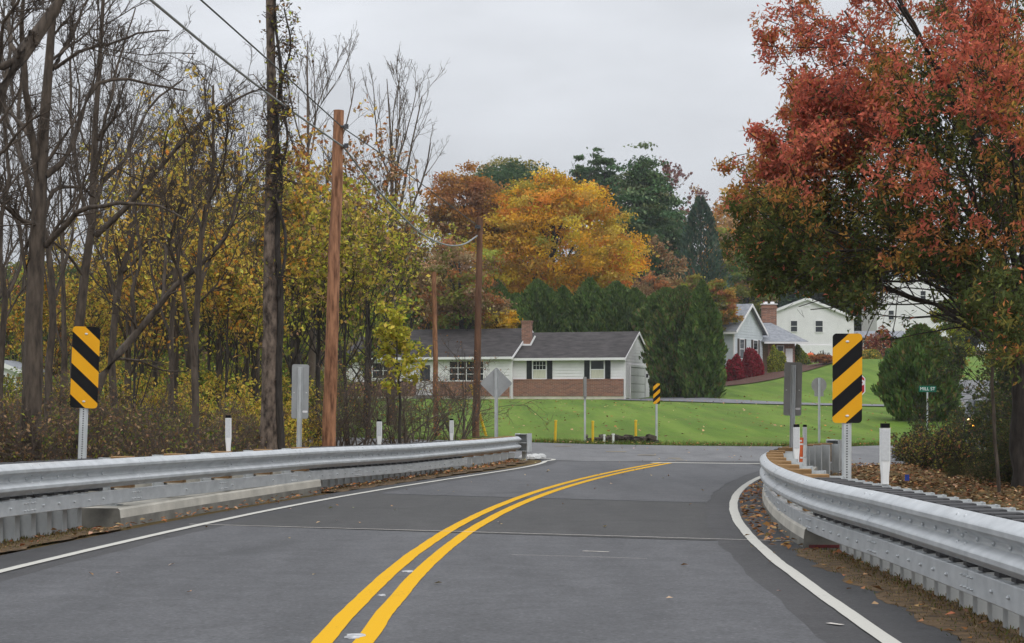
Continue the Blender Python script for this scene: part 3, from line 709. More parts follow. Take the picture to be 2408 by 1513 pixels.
# white delineator posts on the rails
def delineator(label, u, vtop, vbot, D, wpx, proto=[]):
    a = P(u, vbot, D); b = P(u, vtop, D); hh = b.z-a.z; wd = wpx*D/F
    root = thing("delineator_post", label, "delineator", (a.x, a.y, a.z), 0, "white flexible delineator posts on the guardrails")
    mb = MB()
    prof = [(.0, wd*.72), (hh*.12, wd*.74), (hh*.34, wd*.98), (hh*.36, wd), (hh*.925, wd)]
    for i in range(len(prof)-1):
        (z0, w0), (z1, w1) = prof[i], prof[i+1]; vs = []
        for z_, w_ in ((z0, w0), (z1, w1)):
            vs += [(-w_/2, -.012, z_), (-w_*.3, -.022, z_), (w_*.3, -.022, z_), (w_/2, -.012, z_), (w_/2, .015, z_), (-w_/2, .015, z_)]
        mb.add(vs, [(k, (k+1) % 6, (k+1) % 6+6, k+6) for k in range(6)] + ([(5, 4, 3, 2, 1, 0)] if i == 0 else []) + ([(6, 7, 8, 9, 10, 11)] if i == len(prof)-2 else []))
    mb.box((-.03, -.006, -.28), (.03, .010, .001))
    mb.build("post", M_delin, root)
    mb = MB(); mb.box((-wd*.40, -.0265, hh*.385), (wd*.40, -.0225, hh*.9)); mb.build("reflector", M_refl, root)
    mb = MB(); mb.box((-wd*.42, -.026, hh*.927), (wd*.42, .017, hh)); mb.build("cap", M_sblk, root)
delineator("white black-capped delineator nearest the dead tree on the left rail", 537, 977, 1062, 24.6, 14)
delineator("white black-capped delineator right of the tall pole on the left rail", 892, 987, 1050, 32.3, 12.5)
delineator("white black-capped delineator farthest along the left rail", 1062, 985, 1040, 37.6, 10)
delineator("large white black-capped delineator nearest us on the right rail", 2081, 996, 1139, 15.6, 24)
delineator("white black-capped delineator touching the brownish sign post", 1873, 998, 1090, 24.8, 15)
delineator("slim white black-capped delineator left of the right rail end", 1892.5, 999, 1075, 30.2, 9.5)
p = P(1883.5, 1088, 28.5)
root = thing("channelizer_tube", "short orange and white tube between two white delineators", "delineator", p)
mb = MB(); mb.tube([(0, 0, -.05), (.004, 0, .20), (.012, 0, .385)], [.026, .028, .03], 8); mb.build("tube", M_orange, root, smooth=True)
for zz in (.27, .32, .06):
    mb = MB(); mb.tube([(.006, 0, zz), (.008, 0, zz+.025)], .0305, 8); mb.build("white_band", M_delin, root)

# yellow bollards and pale pipes at the culvert
for lab, u, v0, v1, lean in (("yellow post left of the thin grey sign", 1307, 988, 1041, .03), ("yellow post between the thin grey sign and the pale pipes", 1394, 990, 1044, 0.0), ("yellow post right of the pale pipes", 1495, 988, 1048, 0.0)):
    D = 54.7 if u < 1350 else 54.3; p = P(u, v1, D); hh = (v1-v0)*D/F
    root = thing("marker_post", lab, "post", (p.x, D, p.z), 0, "yellow marker posts by the culvert")
    mb = MB(); mb.tube([(-lean, 0, -.2), (-lean*.7, 0, 0), (0, 0, hh*.94)], .040, 10); mb.build("post", M_yelp, root, smooth=True)
    mb = MB(); mb.tube([(0, 0, hh*.94), (0, 0, hh*.985), (0, 0, hh)], [.047, .047, .03], 10); mb.build("cap", M_yelp, root, smooth=True)
for lab, u, v0, v1 in (("short thin pale pipe, the left of two by the culvert", 1421, 1023, 1045), ("thicker pale pipe, the right of two by the culvert", 1442, 1021, 1046)):
    D = 54.1; p = P(u, v1, D); mb = MB(); rr = .028 if u < 1430 else .036
    mb.tube([(0, 0, -.1), (0, 0, (v1-v0)*D/F)], rr, 8); mb.tube([(0, 0, (v1-v0)*D/F-.03), (0, 0, (v1-v0)*D/F+.01)], rr*1.35, 8)
    o = mb.build("vent_pipe", M_delin); o.location = p; tag(o, lab, "pipe", "pale pipes by the culvert")
# culvert head wall of rough dark stone
rng = np.random.default_rng(5); mb = MB()
a = P(1378, 1044, 54.9); b = P(1542, 1049, 53.9)
for k in range(110):
    t = rng.uniform(0, 1); c = a.lerp(b, t); s = rng.uniform(.06, .15)
    M = Matrix.Translation((c.x, c.y+rng.uniform(-.08, .25), c.z+rng.uniform(-.05, .24))) @ Matrix.Rotation(rng.uniform(-.4, .4), 4, 'X') @ Matrix.Rotation(rng.uniform(-.3, .3), 4, 'Y') @ Matrix.Rotation(rng.uniform(0, 3), 4, 'Z')
    mb.box((-s, -s*.7, -s*.5), (s, s*.7, s*.5), M)
o = mb.build("culvert_wall", M_stone, bevel=.02); tag(o, "low rough dark stone culvert wall at the lawn edge", "stone wall")
rng = np.random.default_rng(6)
for k in range(4):
    p = P(1232+k*14, 1078-k*2, 44.3+.2*k); mb = MB(); mb.ball((0, 0, 0), 1, 7, 5, (.16*rng.uniform(.7, 1.1), .14, .09))
    me_o = mb.build("pale_rock", M_rock); me_o.location = (p.x, p.y, .03); me_o.rotation_euler = (rng.uniform(-.3, .3), rng.uniform(-.3, .3), rng.uniform(0, 3))
    tag(me_o, "pale rock lying at the foot of the left rail end", "rock", "pale rocks at the left rail end")

# utility poles, wires, guy
def pole(label, u0, v0, u1, v1, D, r0, r1, mat, seed, gz=-.3, name="utility_pole"):
    a, b = P(u0, v0, D), P(u1, v1, D); rng = np.random.default_rng(seed); k = 14
    root = thing(name, label, "utility pole", a)
    pts, rs = [], []
    for i in range(k+1):
        t = i/k; pts.append((b-a)*t+Vector((rng.normal(0, .006), rng.normal(0, .006), 0))); rs.append((r0+(r1-r0)*t)*(1+rng.normal(0, .012)))
    pts = [pts[0]-Vector((0, 0, .8))]+pts; rs = [r0]+rs
    mb = MB(); mb.tube(pts, rs, 14); mb.build("pole", mat, root, smooth=True); return root, a, b
pole1, a1, b1 = pole("tallest reddish wooden utility pole behind the left guardrail", 773, 1046, 797, 260, 42, .158, .118, M_pole, 1)
pole2, a2, b2 = pole("dark wooden utility pole in front of the white house", 1119, 1031, 1129, 512, 58.5, .122, .095, M_poled, 2)
pole3, a3, b3 = pole("slim reddish wooden pole left of the dark pole", 1026, 1022, 1021, 640, 60, .088, .075, M_pole, 3)
for v in (345, 300):
    mb = MB(); c = P(803, v, 42)-a1; mb.tube([c+Vector((0, -.13, 0)), c+Vector((.16, -.14, 0))], .03, 6); mb.box(c+Vector((.08, -.18, -.05)), c+Vector((.17, -.10, .05)))
    mb.build("wire_bracket", M_wire, pole1)
mb = MB(); c = P(1127, 535, 58.5)-a2; mb.box(c+Vector((-.14, -.16, -.05)), c+Vector((.05, -.1, .05))); mb.build("wire_bracket", M_wire, pole2)
def wire(label, pts, r, mat, n=40):
    p3 = []
    for (u, v, D) in pts: p3.append(P(u, v, D))
    arr = np.array([tuple(p) for p in p3]); d = np.r_[0, np.cumsum(np.linalg.norm(np.diff(arr, axis=0), axis=1))]
    m = np.gradient(arr, d, axis=0) if len(arr) > 2 else None; s = np.linspace(0, d[-1], n)
    if m is None: q = np.array([np.interp(s, d, arr[:, k]) for k in range(3)]).T
    else:
        i = np.clip(np.searchsorted(d, s, 'right')-1, 0, len(d)-2); hh = (d[i+1]-d[i])[:, None]; t = ((s-d[i])/hh[:, 0])[:, None]
        q = (2*t**3-3*t**2+1)*arr[i]+(t**3-2*t**2+t)*hh*m[i]+(-2*t**3+3*t**2)*arr[i+1]+(t**3-t**2)*hh*m[i+1]
    mb = MB(); mb.tube(list(q), r, 6); o = mb.build("overhead_wire", mat, smooth=True); tag(o, label, "wire"); return o
wire("thick overhead wire, the lower one coming down to the tall pole", [(150,-170,19),(352,-2,24),(500,120,29),(640,228,34.5),(806,345,41.85)], .021, M_wireg)
wire("thin overhead wire, the upper one coming down to the tall pole", [(300,-150,20),(470,-2,26),(640,150,33),(805,300,41.85)], .014, M_wire)
wire("sagging pale cable looping between the tall pole and the dark pole", [(808,346,41.9),(868,424,45),(930,492,48.2),(985,545,51.2),(1030,570,53.8),(1062,578,55.6),(1095,573,57.2),(1122,555,58.4)], .024, M_wireg)
wire("taut thin wire between the tall pole and the dark pole", [(808,302,41.9),(900,365,46.5),(1010,447,52),(1124,532,58.4)], .013, M_wire)
mb = MB(); a = P(1106, 905, 59.6); b = P(1146, 1035, 60.0); mb.tube([a, a.lerp(b, .5), b], .045, 8); o = mb.build("guy_guard", M_yelp, smooth=True); tag(o, "yellow plastic guy wire guard leaning behind the dark pole", "guy guard")

# ------------------------------------------------------------------ houses
def lap_wall(mb, poly_w, z0, z1, pitch, fn, proud=.030):
    """horizontal clapboards; poly_w(z)->(x0,x1) width at height; fn(x,out,z)->3D"""
    z = z0
    while z < z1-1e-4:
        zt = min(z+pitch, z1); a0, b0 = poly_w(z); a1, b1 = poly_w(zt)
        if b0-a0 > .02:
            if b1-a1 < .001: a1 = b1 = (a1+b1)/2
            vs = [fn(a0, proud, z), fn(b0, proud, z), fn(b1, .004, zt), fn(a1, .004, zt), fn(a0, 0, z), fn(b0, 0, z)]
            mb.add(vs, [(0, 1, 2, 3), (4, 5, 1, 0)])
        z = zt
def window(parent, fn, x, z, w, h_, mull=(1, 2), shut=None, shut_mat=None, curtain=False, dark_top=False):
    """fn(x,out,z): wall frame; window centred at x, sill height z"""
    fw = .07; mb = MB()
    bx = lambda x0, x1, o0, o1, z0, z1, m: m.prism([(x0, z0), (x1, z0), (x1, z1), (x0, z1)], lambda a, b, d: fn(a, d, b), o0, o1)
    bx(x-w/2-fw, x-w/2, 0, .07, z-fw, z+h_+fw, mb); bx(x+w/2, x+w/2+fw, 0, .07, z-fw, z+h_+fw, mb)
    bx(x-w/2, x+w/2, 0, .07, z+h_, z+h_+fw, mb); bx(x-w/2, x+w/2, 0, .085, z-fw, z, mb)
    o = mb.build("window", M_trim, parent)
    mb = MB(); bx(x-w/2, x+w/2, .030, .036, z, z+h_, mb); mb.build("pane", M_glass, o)
    mb = MB()
    for k in range(1, mull[0]): xx = x-w/2+w*k/mull[0]; bx(xx-.022, xx+.022, .036, .062, z, z+h_, mb)
    for k in range(1, mull[1]): zz = z+h_*k/mull[1]; bx(x-w/2, x+w/2, .036, .060, zz-.025, zz+.025, mb)
    if mb.f: mb.build("muntin", M_trim, o)
    if curtain:
        mb = MB(); bx(x-w/2+.01, x+w/2-.01, .0365, .042, z+.01, z+h_*.48, mb); mb.build("curtain", M_curt, o)
    if shut:
        for q in (-1, 1):
            m = MB(); xa = x+q*(w/2+fw+.02); x0, x1 = sorted((xa, xa+q*shut))
            bx(x0, x1, .032, .056, z-.05, z+h_+.06, m)
            zz = z
            while zz < z+h_: bx(x0+.05, x1-.05, .056, .066, zz, zz+.05, m); zz += .1
            m.build("shutter", shut_mat or M_shut, parent)
    return o

def ranch():
    C_ = P(1467, 940, 120.0); zg = C_.z
    root = thing("ranch_house", "low white ranch house with brick base, dark roof and garage", "house", (C_.x, C_.y, zg), R(-17))
    W, Dp, EH, RH = 7.5, 7.4, 2.72, 4.42
    F0 = lambda x, o, z: (x, -o, z)                     # front of the wing
    G0 = lambda x, o, z: (o, x, z)                      # right gable (x runs back)
    mb = MB(); mb.box((-W, .03, -.8), (-.03, Dp-.03, EH)); mb.prism([(.03, EH), (Dp-.03, EH), (Dp/2, RH-.02)], lambda a, b, d: (d, a, b), -W, -.03)
    LX0, LX1, LY, LE, LR = -19.2, -7.5, -.45, 2.82, 4.72
    mb.box((LX0, LY+.03, -.8), (LX1-.03, Dp+.2, LE)); mb.prism([(LY+.03, LE), (Dp+.2, LE), (Dp/2, LR-.02)], lambda a, b, d: (d, a, b), LX0+.02, LX1-.03)
    mb.build("wall", M_siding, root)
    mb = MB()
    lap_wall(mb, lambda z: (-W, 0), 1.33, EH, .2, F0)
    lap_wall(mb, lambda z: (0, Dp) if z < EH else ((z-EH)/(RH-EH)*Dp/2, Dp-(z-EH)/(RH-EH)*Dp/2), .1, RH-.02, .2, G0)
    F1 = lambda x, o, z: (x, LY-o, z)
    lap_wall(mb, lambda z: (LX0, LX1), 1.2, LE, .2, F1)
    G1 = lambda x, o, z: (LX1+o, x, z)
    lap_wall(mb, lambda z: (LY, .05) if z < LE else (LY+(z-LE)/(LR-LE)*(Dp/2-LY), Dp-(z-LE)/(LR-LE)*(Dp/2-LY)), .05, LR-.05, .2, G1)
    mb.build("siding", M_siding, root)
    mb = MB(); mb.box((-W+.02, -.09, .22), (-.02, .0, 1.28)); mb.box((-W+.02, -.11, 1.28), (-.02, 0, 1.34))
    mb.box((LX0, LY-.09, .22), (-14.15, LY, 1.2)); mb.box((-12.95, LY-.09, .22), (LX1-.12, LY, 1.2)); mb.build("brick_base", M_brick, root)
    mb = MB(); mb.box((-W+.02, -.06, -.5), (.0, .0, .22)); mb.box((LX0, LY-.06, -.5), (LX1-.02, LY, .22)); mb.build("foundation", M_found, root)
    mb = MB()
    def roof(x0, x1, yf, yb, e, r, ym, th=.12, ov=.35):
        sl = (r-e)/(ym-yf); f = yf-ov; fz = e-sl*ov; b_ = yb+ov
        mb.prism([(f, fz), (ym, r), (b_, fz), (b_, fz+th), (ym, r+th+.02), (f, fz+th)], lambda a, b, d: (d, a, b), x0, x1)
    roof(-W+.03, .16, 0, Dp, EH, RH, Dp/2); rf = mb.build("roof", M_roof, root)
    mb = MB(); roof(LX0-.2, LX1+.13, LY, Dp+.2, LE, LR, Dp/2); mb.build("roof", M_roof, root)
    mb = MB()      # fascia, gutters, rake boards
    sl = (RH-EH)/(Dp/2)
    mb.box((-W+.1, -.42, EH-.16), (.18, -.355, EH+.0)); mb.box((LX0-.2, LY-.42, LE-.16), (LX1+.14, LY-.355, LE+.0))
    for (x, yf, ym, e, r) in ((.165, 0, Dp/2, EH, RH), (LX1+.135, LY, Dp/2, LE, LR)):
        s2 = (r-e)/(ym-yf)
        mb.prism([(yf-.36, e-s2*.36-.06), (ym, r-.06), (2*ym-yf+.36, e-s2*.36-.06), (2*ym-yf+.36, e-s2*.36+.11), (ym, r+.12), (yf-.36, e-s2*.36+.11)], lambda a, b, d: (d, a, b), x, x+.03)
    mb.box((.0, -.03, .0), (.06, .03, EH-.1)); mb.box((LX1, LY-.03, .0), (LX1+.07, LY+.05, LE-.1)); mb.build("trim", M_trim, root)
    mb = MB(); mb.prism([(-.02, -.28, ), (.05, -.28), (.05, EH-.42), (-.02, EH-.42)], lambda a, b, d: (a+.08, d, b+.3), -.06, .02); mb.build("downspout", M_trim, root)
    window(root, F0, -5.69, 1.40, .86, 1.12, (1, 2), .36, M_shut, True); window(root, F0, -1.76, 1.40, .86, 1.12, (1, 2), .36, M_shut, True)
    m = MB()
    for k in range(1, 4): x = -5.69-.43+.86*k/4; m.prism([(x-.012, 1.98), (x+.012, 1.98), (x+.012, 2.5), (x-.012, 2.5)], lambda a, b, d: F0(a, d, b), .036, .05)
    m.prism([(-6.1, 2.24), (-5.27, 2.24), (-5.27, 2.265), (-6.1, 2.265)], lambda a, b, d: F0(a, d, b), .036, .05); m.build("muntin", M_trim, root)
    window(root, F1, -10.6, 1.28, 2.35, 1.25, (4, 3), None, None, False)
    window(root, F1, -16.5, 1.45, 1.5, 1.0, (2, 2), .36, M_shut)
    m = MB(); m.box((-13.95, LY-.05, .32), (-13.05, LY+.02, 2.42)); dr = m.build("door", M_siding, root)
    m = MB(); m.box((-13.85, LY-.06, 1.25), (-13.15, LY-.05, 2.3)); m.build("pane", M_glass, dr)
    m = MB(); m.box((-14.1, LY-1.1, -.4), (-12.9, LY-.1, .12)); m.box((-14.1, LY-.7, .12), (-12.9, LY-.1, .28)); m.build("step", M_concd, root)
    m = MB(); m.mi = 1; m.prism([(1.64, -.3), (5.86, -.3), (5.86, 2.15), (1.64, 2.15)], lambda a, b, d: G0(a, d, b), .031, .036); m.mi = 0
    for k in range(4):
        m.prism([(1.68, -.02+k*.54), (5.82, -.02+k*.54), (5.82, .49+k*.54), (1.68, .49+k*.54)], lambda a, b, d: G0(a, d, b), .036, .05)
        for j in range(4): m.prism([(1.80+j*1.03, .08+k*.54), (2.62+j*1.03, .08+k*.54), (2.62+j*1.03, .40+k*.54), (1.80+j*1.03, .40+k*.54)], lambda a, b, d: G0(a, d, b), .05, .062)
    for (y0, y1, z0, z1) in ((1.48, 1.64, -.3, 2.31), (5.86, 6.02, -.3, 2.31), (1.64, 5.86, 2.15, 2.31)): m.prism([(y0, z0), (y1, z0), (y1, z1), (y0, z1)], lambda a, b, d: G0(a, d, b), .033, .10)
    m.build("garage_door", [M_trim, M_shutb], root)
    m = MB(); m.prism([(6.3, 1.5), (6.45, 1.5), (6.45, 1.75), (6.3, 1.75)], lambda a, b, d: G0(a, d, b), .03, .16); m.build("wall_lamp", M_shut, root)
    m = MB(); cx, cy = -7.15, 2.0
    m.box((cx-.30, cy-.26, 2.9), (cx+.30, cy+.26, 5.1)); m.box((cx-.33, cy-.29, 5.1), (cx+.33, cy+.29, 5.22)); m.box((cx-.36, cy-.32, 5.22), (cx+.36, cy+.32, 5.29)); ch = m.build("chimney", M_brick, root)
    m = MB(); z0 = EH+sl*(cy-.36)+.14
    m.prism([(cx-.7, z0+.0), (cx+.36, z0-.05), (cx+.72, z0+.62), (cx+.62, z0+.66), (cx+.30, z0+.1), (cx-.62, z0+.14)], XZ, cy-.34, cy-.30); m.build("flashing", M_trim, ch)
    return root
ranch()

def grey_house():
    A = P(1726, 893, 150.0); rz = math.atan2(6.0, 3.1)
    root = thing("grey_house", "pale grey house with a steep gable, brick chimney and grey roof", "house", A, rz)
    w, l, e, r = 6.8, 9.0, 4.05, 6.15      # gable along local x, ridge along local y (back left)
    mb = MB(); mb.box((.02, .02, -1.5), (w-.02, l, e)); mb.prism([(.02, e), (w-.02, e), (w/2, r-.02)], lambda a, b, d: (a, d, b), .02, l)
    mb.build("wall", M_sidgrey, root)
    mb = MB(); Fg = lambda x, o, z: (x, -o, z); Fs = lambda x, o, z: (-o, x, z)
    lap_wall(mb, lambda z: (0, w) if z < e else ((z-e)/(r-e)*w/2, w-(z-e)/(r-e)*w/2), .0, r-.02, .22, Fg)
    lap_wall(mb, lambda z: (0, l), .0, e, .22, Fs); mb.build("siding", M_sidgrey, root)
    mb = MB(); sl = (r-e)/(w/2); ov = .4
    mb.prism([(-ov, e-sl*ov), (w/2, r), (w+ov, e-sl*ov), (w+ov, e-sl*ov+.14), (w/2, r+.16), (-ov, e-sl*ov+.14)], lambda a, b, d: (a, d, b), -.35, l+.3)
    mb.build("roof", M_roofg, root)
    mb = MB(); mb.prism([(-ov-.02, e-sl*ov-.1), (w/2, r-.1), (w+ov+.02, e-sl*ov-.1), (w+ov+.02, e-sl*ov+.13), (w/2, r+.15), (-ov-.02, e-sl*ov+.13)], lambda a, b, d: (a, d, b), -.39, -.355)
    mb.box((-ov-.05, -.3, e-sl*ov-.12), (-ov+.0, l, e-sl*ov+.06)); mb.box((-.06, -.06, 0), (.08, .08, e-.2)); mb.build("trim", M_trim, root)
    window(root, Fg, 1.75, 1.75, 1.0, 1.55, (1, 2), .42, M_shutb); window(root, Fg, 5.0, 1.75, 1.0, 1.55, (1, 2), .42, M_shutb)
    # low brick wing to the right, facing us
    iv = root.matrix_basis.inverted() if False else (Matrix.Translation(A) @ Matrix.Rotation(rz, 4, 'Z')).inverted()
    B = P(1806, 890, 156.5); M2 = iv @ Matrix.Translation((B.x, B.y, A.z)) @ Matrix.Rotation(R(4), 4, 'Z')
    mb = MB(); mb.box((0, 0, -1.5), (2.3, 6, 3.25), M2); mb.build("brick_wall", M_brick, root)
    mb = MB(); fn = lambda x, o, z: M2 @ Vector((x, -o, z))
    mb.prism([(-.5, 3.1), (3.3, 3.1), (3.3, 3.25), (-.5, 3.25)], lambda a, b, d: fn(a, d, b), .75, .9)
    mb.build("trim", M_trim, root)
    mb = MB(); vs = [M2 @ Vector(p) for p in ((-1.2, -.9, 3.26), (3.3, -.9, 3.26), (3.3, 6.5, 3.26), (-1.2, 6.5, 3.26), (-1.2, 2.9, 5.0), (.9, 2.9, 5.0))]
    mb.add(vs, [(0, 1, 5, 4), (1, 2, 5), (2, 3, 4, 5), (3, 0, 4), (3, 2, 1, 0)]); mb.build("roof", M_roofg, root)
    window(root, fn, 1.05, .9, .5, 2.0, (1, 2)); 
    m = MB(); m.prism([(1.5, .1), (2.1, .1), (2.1, 2.7), (1.5, 2.7)], lambda a, b, d: fn(a, d, b), .01, .06); m.build("door", M_trim, root)
    Cc = P(1808, 795, 160); M3 = iv @ Matrix.Translation((Cc.x, Cc.y, 0)); zt = P(0, 717, 160).z; zb = P(0, 830, 160).z
    mb = MB(); mb.box((-.62, -.4, zb), (.62, .4, zt), M3); mb.box((-.68, -.46, zt-.35), (.68, .46, zt-.2), M3); ch = mb.build("chimney", M_brick, root)
    mb = MB(); mb.box((-.7, -.48, zt), (.7, .48, zt+.07), M3)
    for q in (-.3, .3): mb.box((q-.16, -.16, zt+.07), (q+.16, .16, zt+.25), M3)
    mb.build("chimney_cap", M_trim, ch)
    return root
grey_house()

def gable_front_house(label, u0, u1, upk, v_el, v_pk, v_er, vb, D, wins, name, deep=10, extra=None, rz=0.0):
    A = P(u0, vb, D); s = D/F; root = thing(name, label, "house", A, rz); w = (u1-u0)*s
    e0, pk, e1, xp = (vb-v_el)*s, (vb-v_pk)*s, (vb-v_er)*s, (upk-u0)*s
    poly = [(0, -3), (w, -3), (w, e1), (xp, pk), (0, e0)]
    mb = MB(); mb.prism(poly, lambda a, b, d: (a, d, b), .03, deep); mb.build("wall", M_siding, root)
    Fg = lambda x, o, z: (x, -o, z)
    mb = MB()
    def wd(z):
        a = 0 if z < e0 else (z-e0)/(pk-e0)*xp
        b = w if z < e1 else w-(z-e1)/(pk-e1)*(w-xp)
        return a, b
    lap_wall(mb, wd, 0.0, pk-.02, .22, Fg, .014); mb.build("siding", M_siding, root)
    mb = MB(); ov = .3; s0 = (pk-e0)/xp; s1 = (pk-e1)/(w-xp)
    mb.prism([(-ov, e0-s0*ov), (xp, pk), (w+ov, e1-s1*ov), (w+ov, e1-s1*ov+.14), (xp, pk+.16), (-ov, e0-s0*ov+.14)], lambda a, b, d: (a, d, b), -.25, deep+.2); mb.build("roof", M_roofg, root)
    mb = MB(); mb.prism([(-ov, e0-s0*ov-.12), (xp, pk-.12), (w+ov, e1-s1*ov-.12), (w+ov, e1-s1*ov+.13), (xp, pk+.15), (-ov, e0-s0*ov+.13)], lambda a, b, d: (a, d, b), -.29, -.255); mb.build("trim", M_trim, root)
    for (a0, b0, a1, b1, mul) in wins:
        window(root, Fg, ((a0+a1)/2-u0)*s, (vb-b1)*s, (a1-a0)*s-.14, (b1-b0)*s-.14, mul)
    if extra: extra(root, s, Fg)
    return root
def h3x(root, s, Fg):
    m = MB(); x = (1898-1823)*s; z = (845-722)*s
    m.prism([(x-.35, z), (x+.35, z), (x+.35, z+.45), (x-.35, z+.45)], lambda a, b, d: Fg(a, d, b), .01, .05)
    for k in range(5): m.prism([(x-.28, z+.05+k*.08), (x+.28, z+.05+k*.08), (x+.28, z+.09+k*.08), (x-.28, z+.09+k*.08)], lambda a, b, d: Fg(a, d, b), .05, .065)
    m.build("gable_vent", M_trim, root)
    m = MB(); m.box((1.5, -.12, -2), (7.2, 0, (845-812)*s)); m.build("foundation", M_trim, root)
    # brick front set back at the right, with two white windows
    m = MB(); w = (2008-1823)*s; m.box((w+.02, .6, -2), (w+5.5, 6, 2.1)); m.build("brick_wall", M_brick, root)
    fn = lambda x, o, z: (x, .6-o, z)
    window(root, fn, w+1.5, .5, .8, 1.35, (1, 2)); window(root, fn, w+3.4, .5, .8, 1.35, (1, 2))
    m = MB(); m.prism([(w-.2, 2.1), (w+5.8, 2.1), (w+5.8, 2.22), (w-.2, 2.22)], XZ, .1, 6.4); m.prism([(.1, 2.22), (6.4, 2.22), (3.2, 2.95)], lambda a, b, d: (d, a, b), w-.1, w+5.7); m.build("roof", M_roofg, root)
gable_front_house("white two storey gable house with brick wing right of the chimney", 1823, 2008, 1898, 731, 703, 748, 845, 186,
    [(1858,752,1876,780,(1,2)), (1916,752,1936,781,(1,2)), (1985,815,2000,836,(1,2))], "white_house", 9, h3x)
gable_front_house("white house highest on the hill behind the red tree", 2062, 2238, 2145, 672, 640, 690, 815, 206,
    [(2163,682,2178,706,(1,2)), (2088,728,2103,752,(1,2)), (2190,735,2204,757,(1,2))], "white_house", 9)
gable_front_house("small white building glimpsed through the woods at the left edge", -60, 42, -10, 872, 852, 872, 902, 105,
    [(4,876,16,898,(1,2)), (-30,876,-18,898,(1,2))], "white_shed", 6)
#@@PART2@@
# ------------------------------------------------------------------ vegetation toolkit (numpy)
def unit(v): return v/np.maximum(np.linalg.norm(v, axis=-1, keepdims=True), 1e-9)
def tubes_np(Pn, Rn, sides):
    """Pn (N,K,3) polylines, Rn (N,K) radii -> verts, quads"""
    n, k, _ = Pn.shape
    T = unit(np.gradient(Pn, axis=1)) if k > 2 else np.repeat(unit(Pn[:, 1:]-Pn[:, :1]), 2, 1)
    ref = np.where(np.abs(T[..., 2:3]) < .85, np.array([0, 0, 1.]), np.array([1., 0, 0]))
    A = unit(np.cross(ref, T)); B = np.cross(T, A)
    an = np.arange(sides)*2*math.pi/sides
    V = Pn[:, :, None]+Rn[:, :, None, None]*(A[:, :, None]*np.cos(an)[:, None]+B[:, :, None]*np.sin(an)[:, None])
    V = V.reshape(-1, 3)
    base = (np.arange(n)[:, None, None]*k+np.arange(k-1)[None, :, None])*sides
    j = np.arange(sides)[None, None]; j2 = (j+1) % sides
    Fq = np.stack([base+j, base+j2, base+sides+j2, base+sides+j], -1).reshape(-1, 4)
    return V, Fq
def resample(Pn, Rn, K):
    """single polyline list -> K points, smoothed"""
    p = np.asarray(Pn, float); d = np.r_[0, np.cumsum(np.linalg.norm(np.diff(p, axis=0), axis=1))]
    m = np.gradient(p, d, axis=0) if len(p) > 2 else np.repeat(((p[1]-p[0])/d[-1])[None], len(p), 0)
    s = np.linspace(0, d[-1], K); i = np.clip(np.searchsorted(d, s, 'right')-1, 0, len(d)-2); hh = (d[i+1]-d[i])[:, None]; t = ((s-d[i])/hh[:, 0])[:, None]
    q = (2*t**3-3*t**2+1)*p[i]+(t**3-2*t**2+t)*hh*m[i]+(-2*t**3+3*t**2)*p[i+1]+(t**3-t**2)*hh*m[i+1]
    return q, np.interp(s, d, np.asarray(Rn, float))
def spawn(rng, Pn, Rn, n, t0, t1, ang, ln, rr, K=4, up=.3, wig=.12, lnvar=.35, taper=.35, rmax=1e9, tpow=1.0):
    """n children on every parent. ang (mean,sd) in degrees from the parent direction; ln = length as a share of the parent's, or ('abs',m)"""
    N_, k, _ = Pn.shape
    t = t0+(t1-t0)*rng.random((N_, n))**tpow; f = t*(k-1); i = np.minimum(f.astype(int), k-2); fr = f-i
    ar = np.arange(N_)[:, None]
    p0 = Pn[ar, i]*(1-fr[..., None])+Pn[ar, i+1]*fr[..., None]; d = unit(Pn[ar, i+1]-Pn[ar, i]); r0 = Rn[ar, i]*(1-fr)+Rn[ar, i+1]*fr
    a = np.radians(rng.normal(ang[0], ang[1], (N_, n)))[..., None]
    rv = unit(rng.normal(size=(N_, n, 3))); perp = unit(rv-d*np.sum(rv*d, -1, keepdims=True))
    dr = unit(d*np.cos(a)+perp*np.sin(a)+np.array([0, 0, up]))
    plen = np.linalg.norm(np.diff(Pn, axis=1), axis=-1).sum(1)[:, None]
    le = (np.full((N_, n), ln[1]) if isinstance(ln, tuple) else plen*ln)*(1-.45*(t-t0)/max(t1-t0, 1e-6))*rng.uniform(1-lnvar, 1+lnvar, (N_, n))
    st = (le/(K-1))[..., None]; pts = [p0]; cur = dr
    for _ in range(K-1):
        cur = unit(cur+rng.normal(0, wig, cur.shape)+np.array([0, 0, up*.25])); pts.append(pts[-1]+cur*st)
    Pc = np.stack(pts, 2).reshape(-1, K, 3)
    rc = np.minimum(r0*rr, rmax).reshape(-1, 1)*np.linspace(1, taper, K)[None]
    return Pc, rc
class Wood:
    def __init__(s): s.V = []; s.F = []; s.n = 0
    def add(s, Pn, Rn, sides):
        v, f = tubes_np(Pn, Rn, sides); s.V.append(v); s.F.append(f+s.n); s.n += len(v)
    def build(s, name, mat, parent): return np_mesh(name, np.concatenate(s.V), np.concatenate(s.F), mat, parent, smooth=True)
def pal(rng, n, colors, wts, jit=.18):
    c = np.array(colors, float)[rng.choice(len(colors), n, p=np.array(wts, float)/sum(wts))]
    return np.clip(c*np.exp(rng.normal(0, jit, (n, 1)))*np.exp(rng.normal(0, jit*.35, (n, 3))), .003, .9)
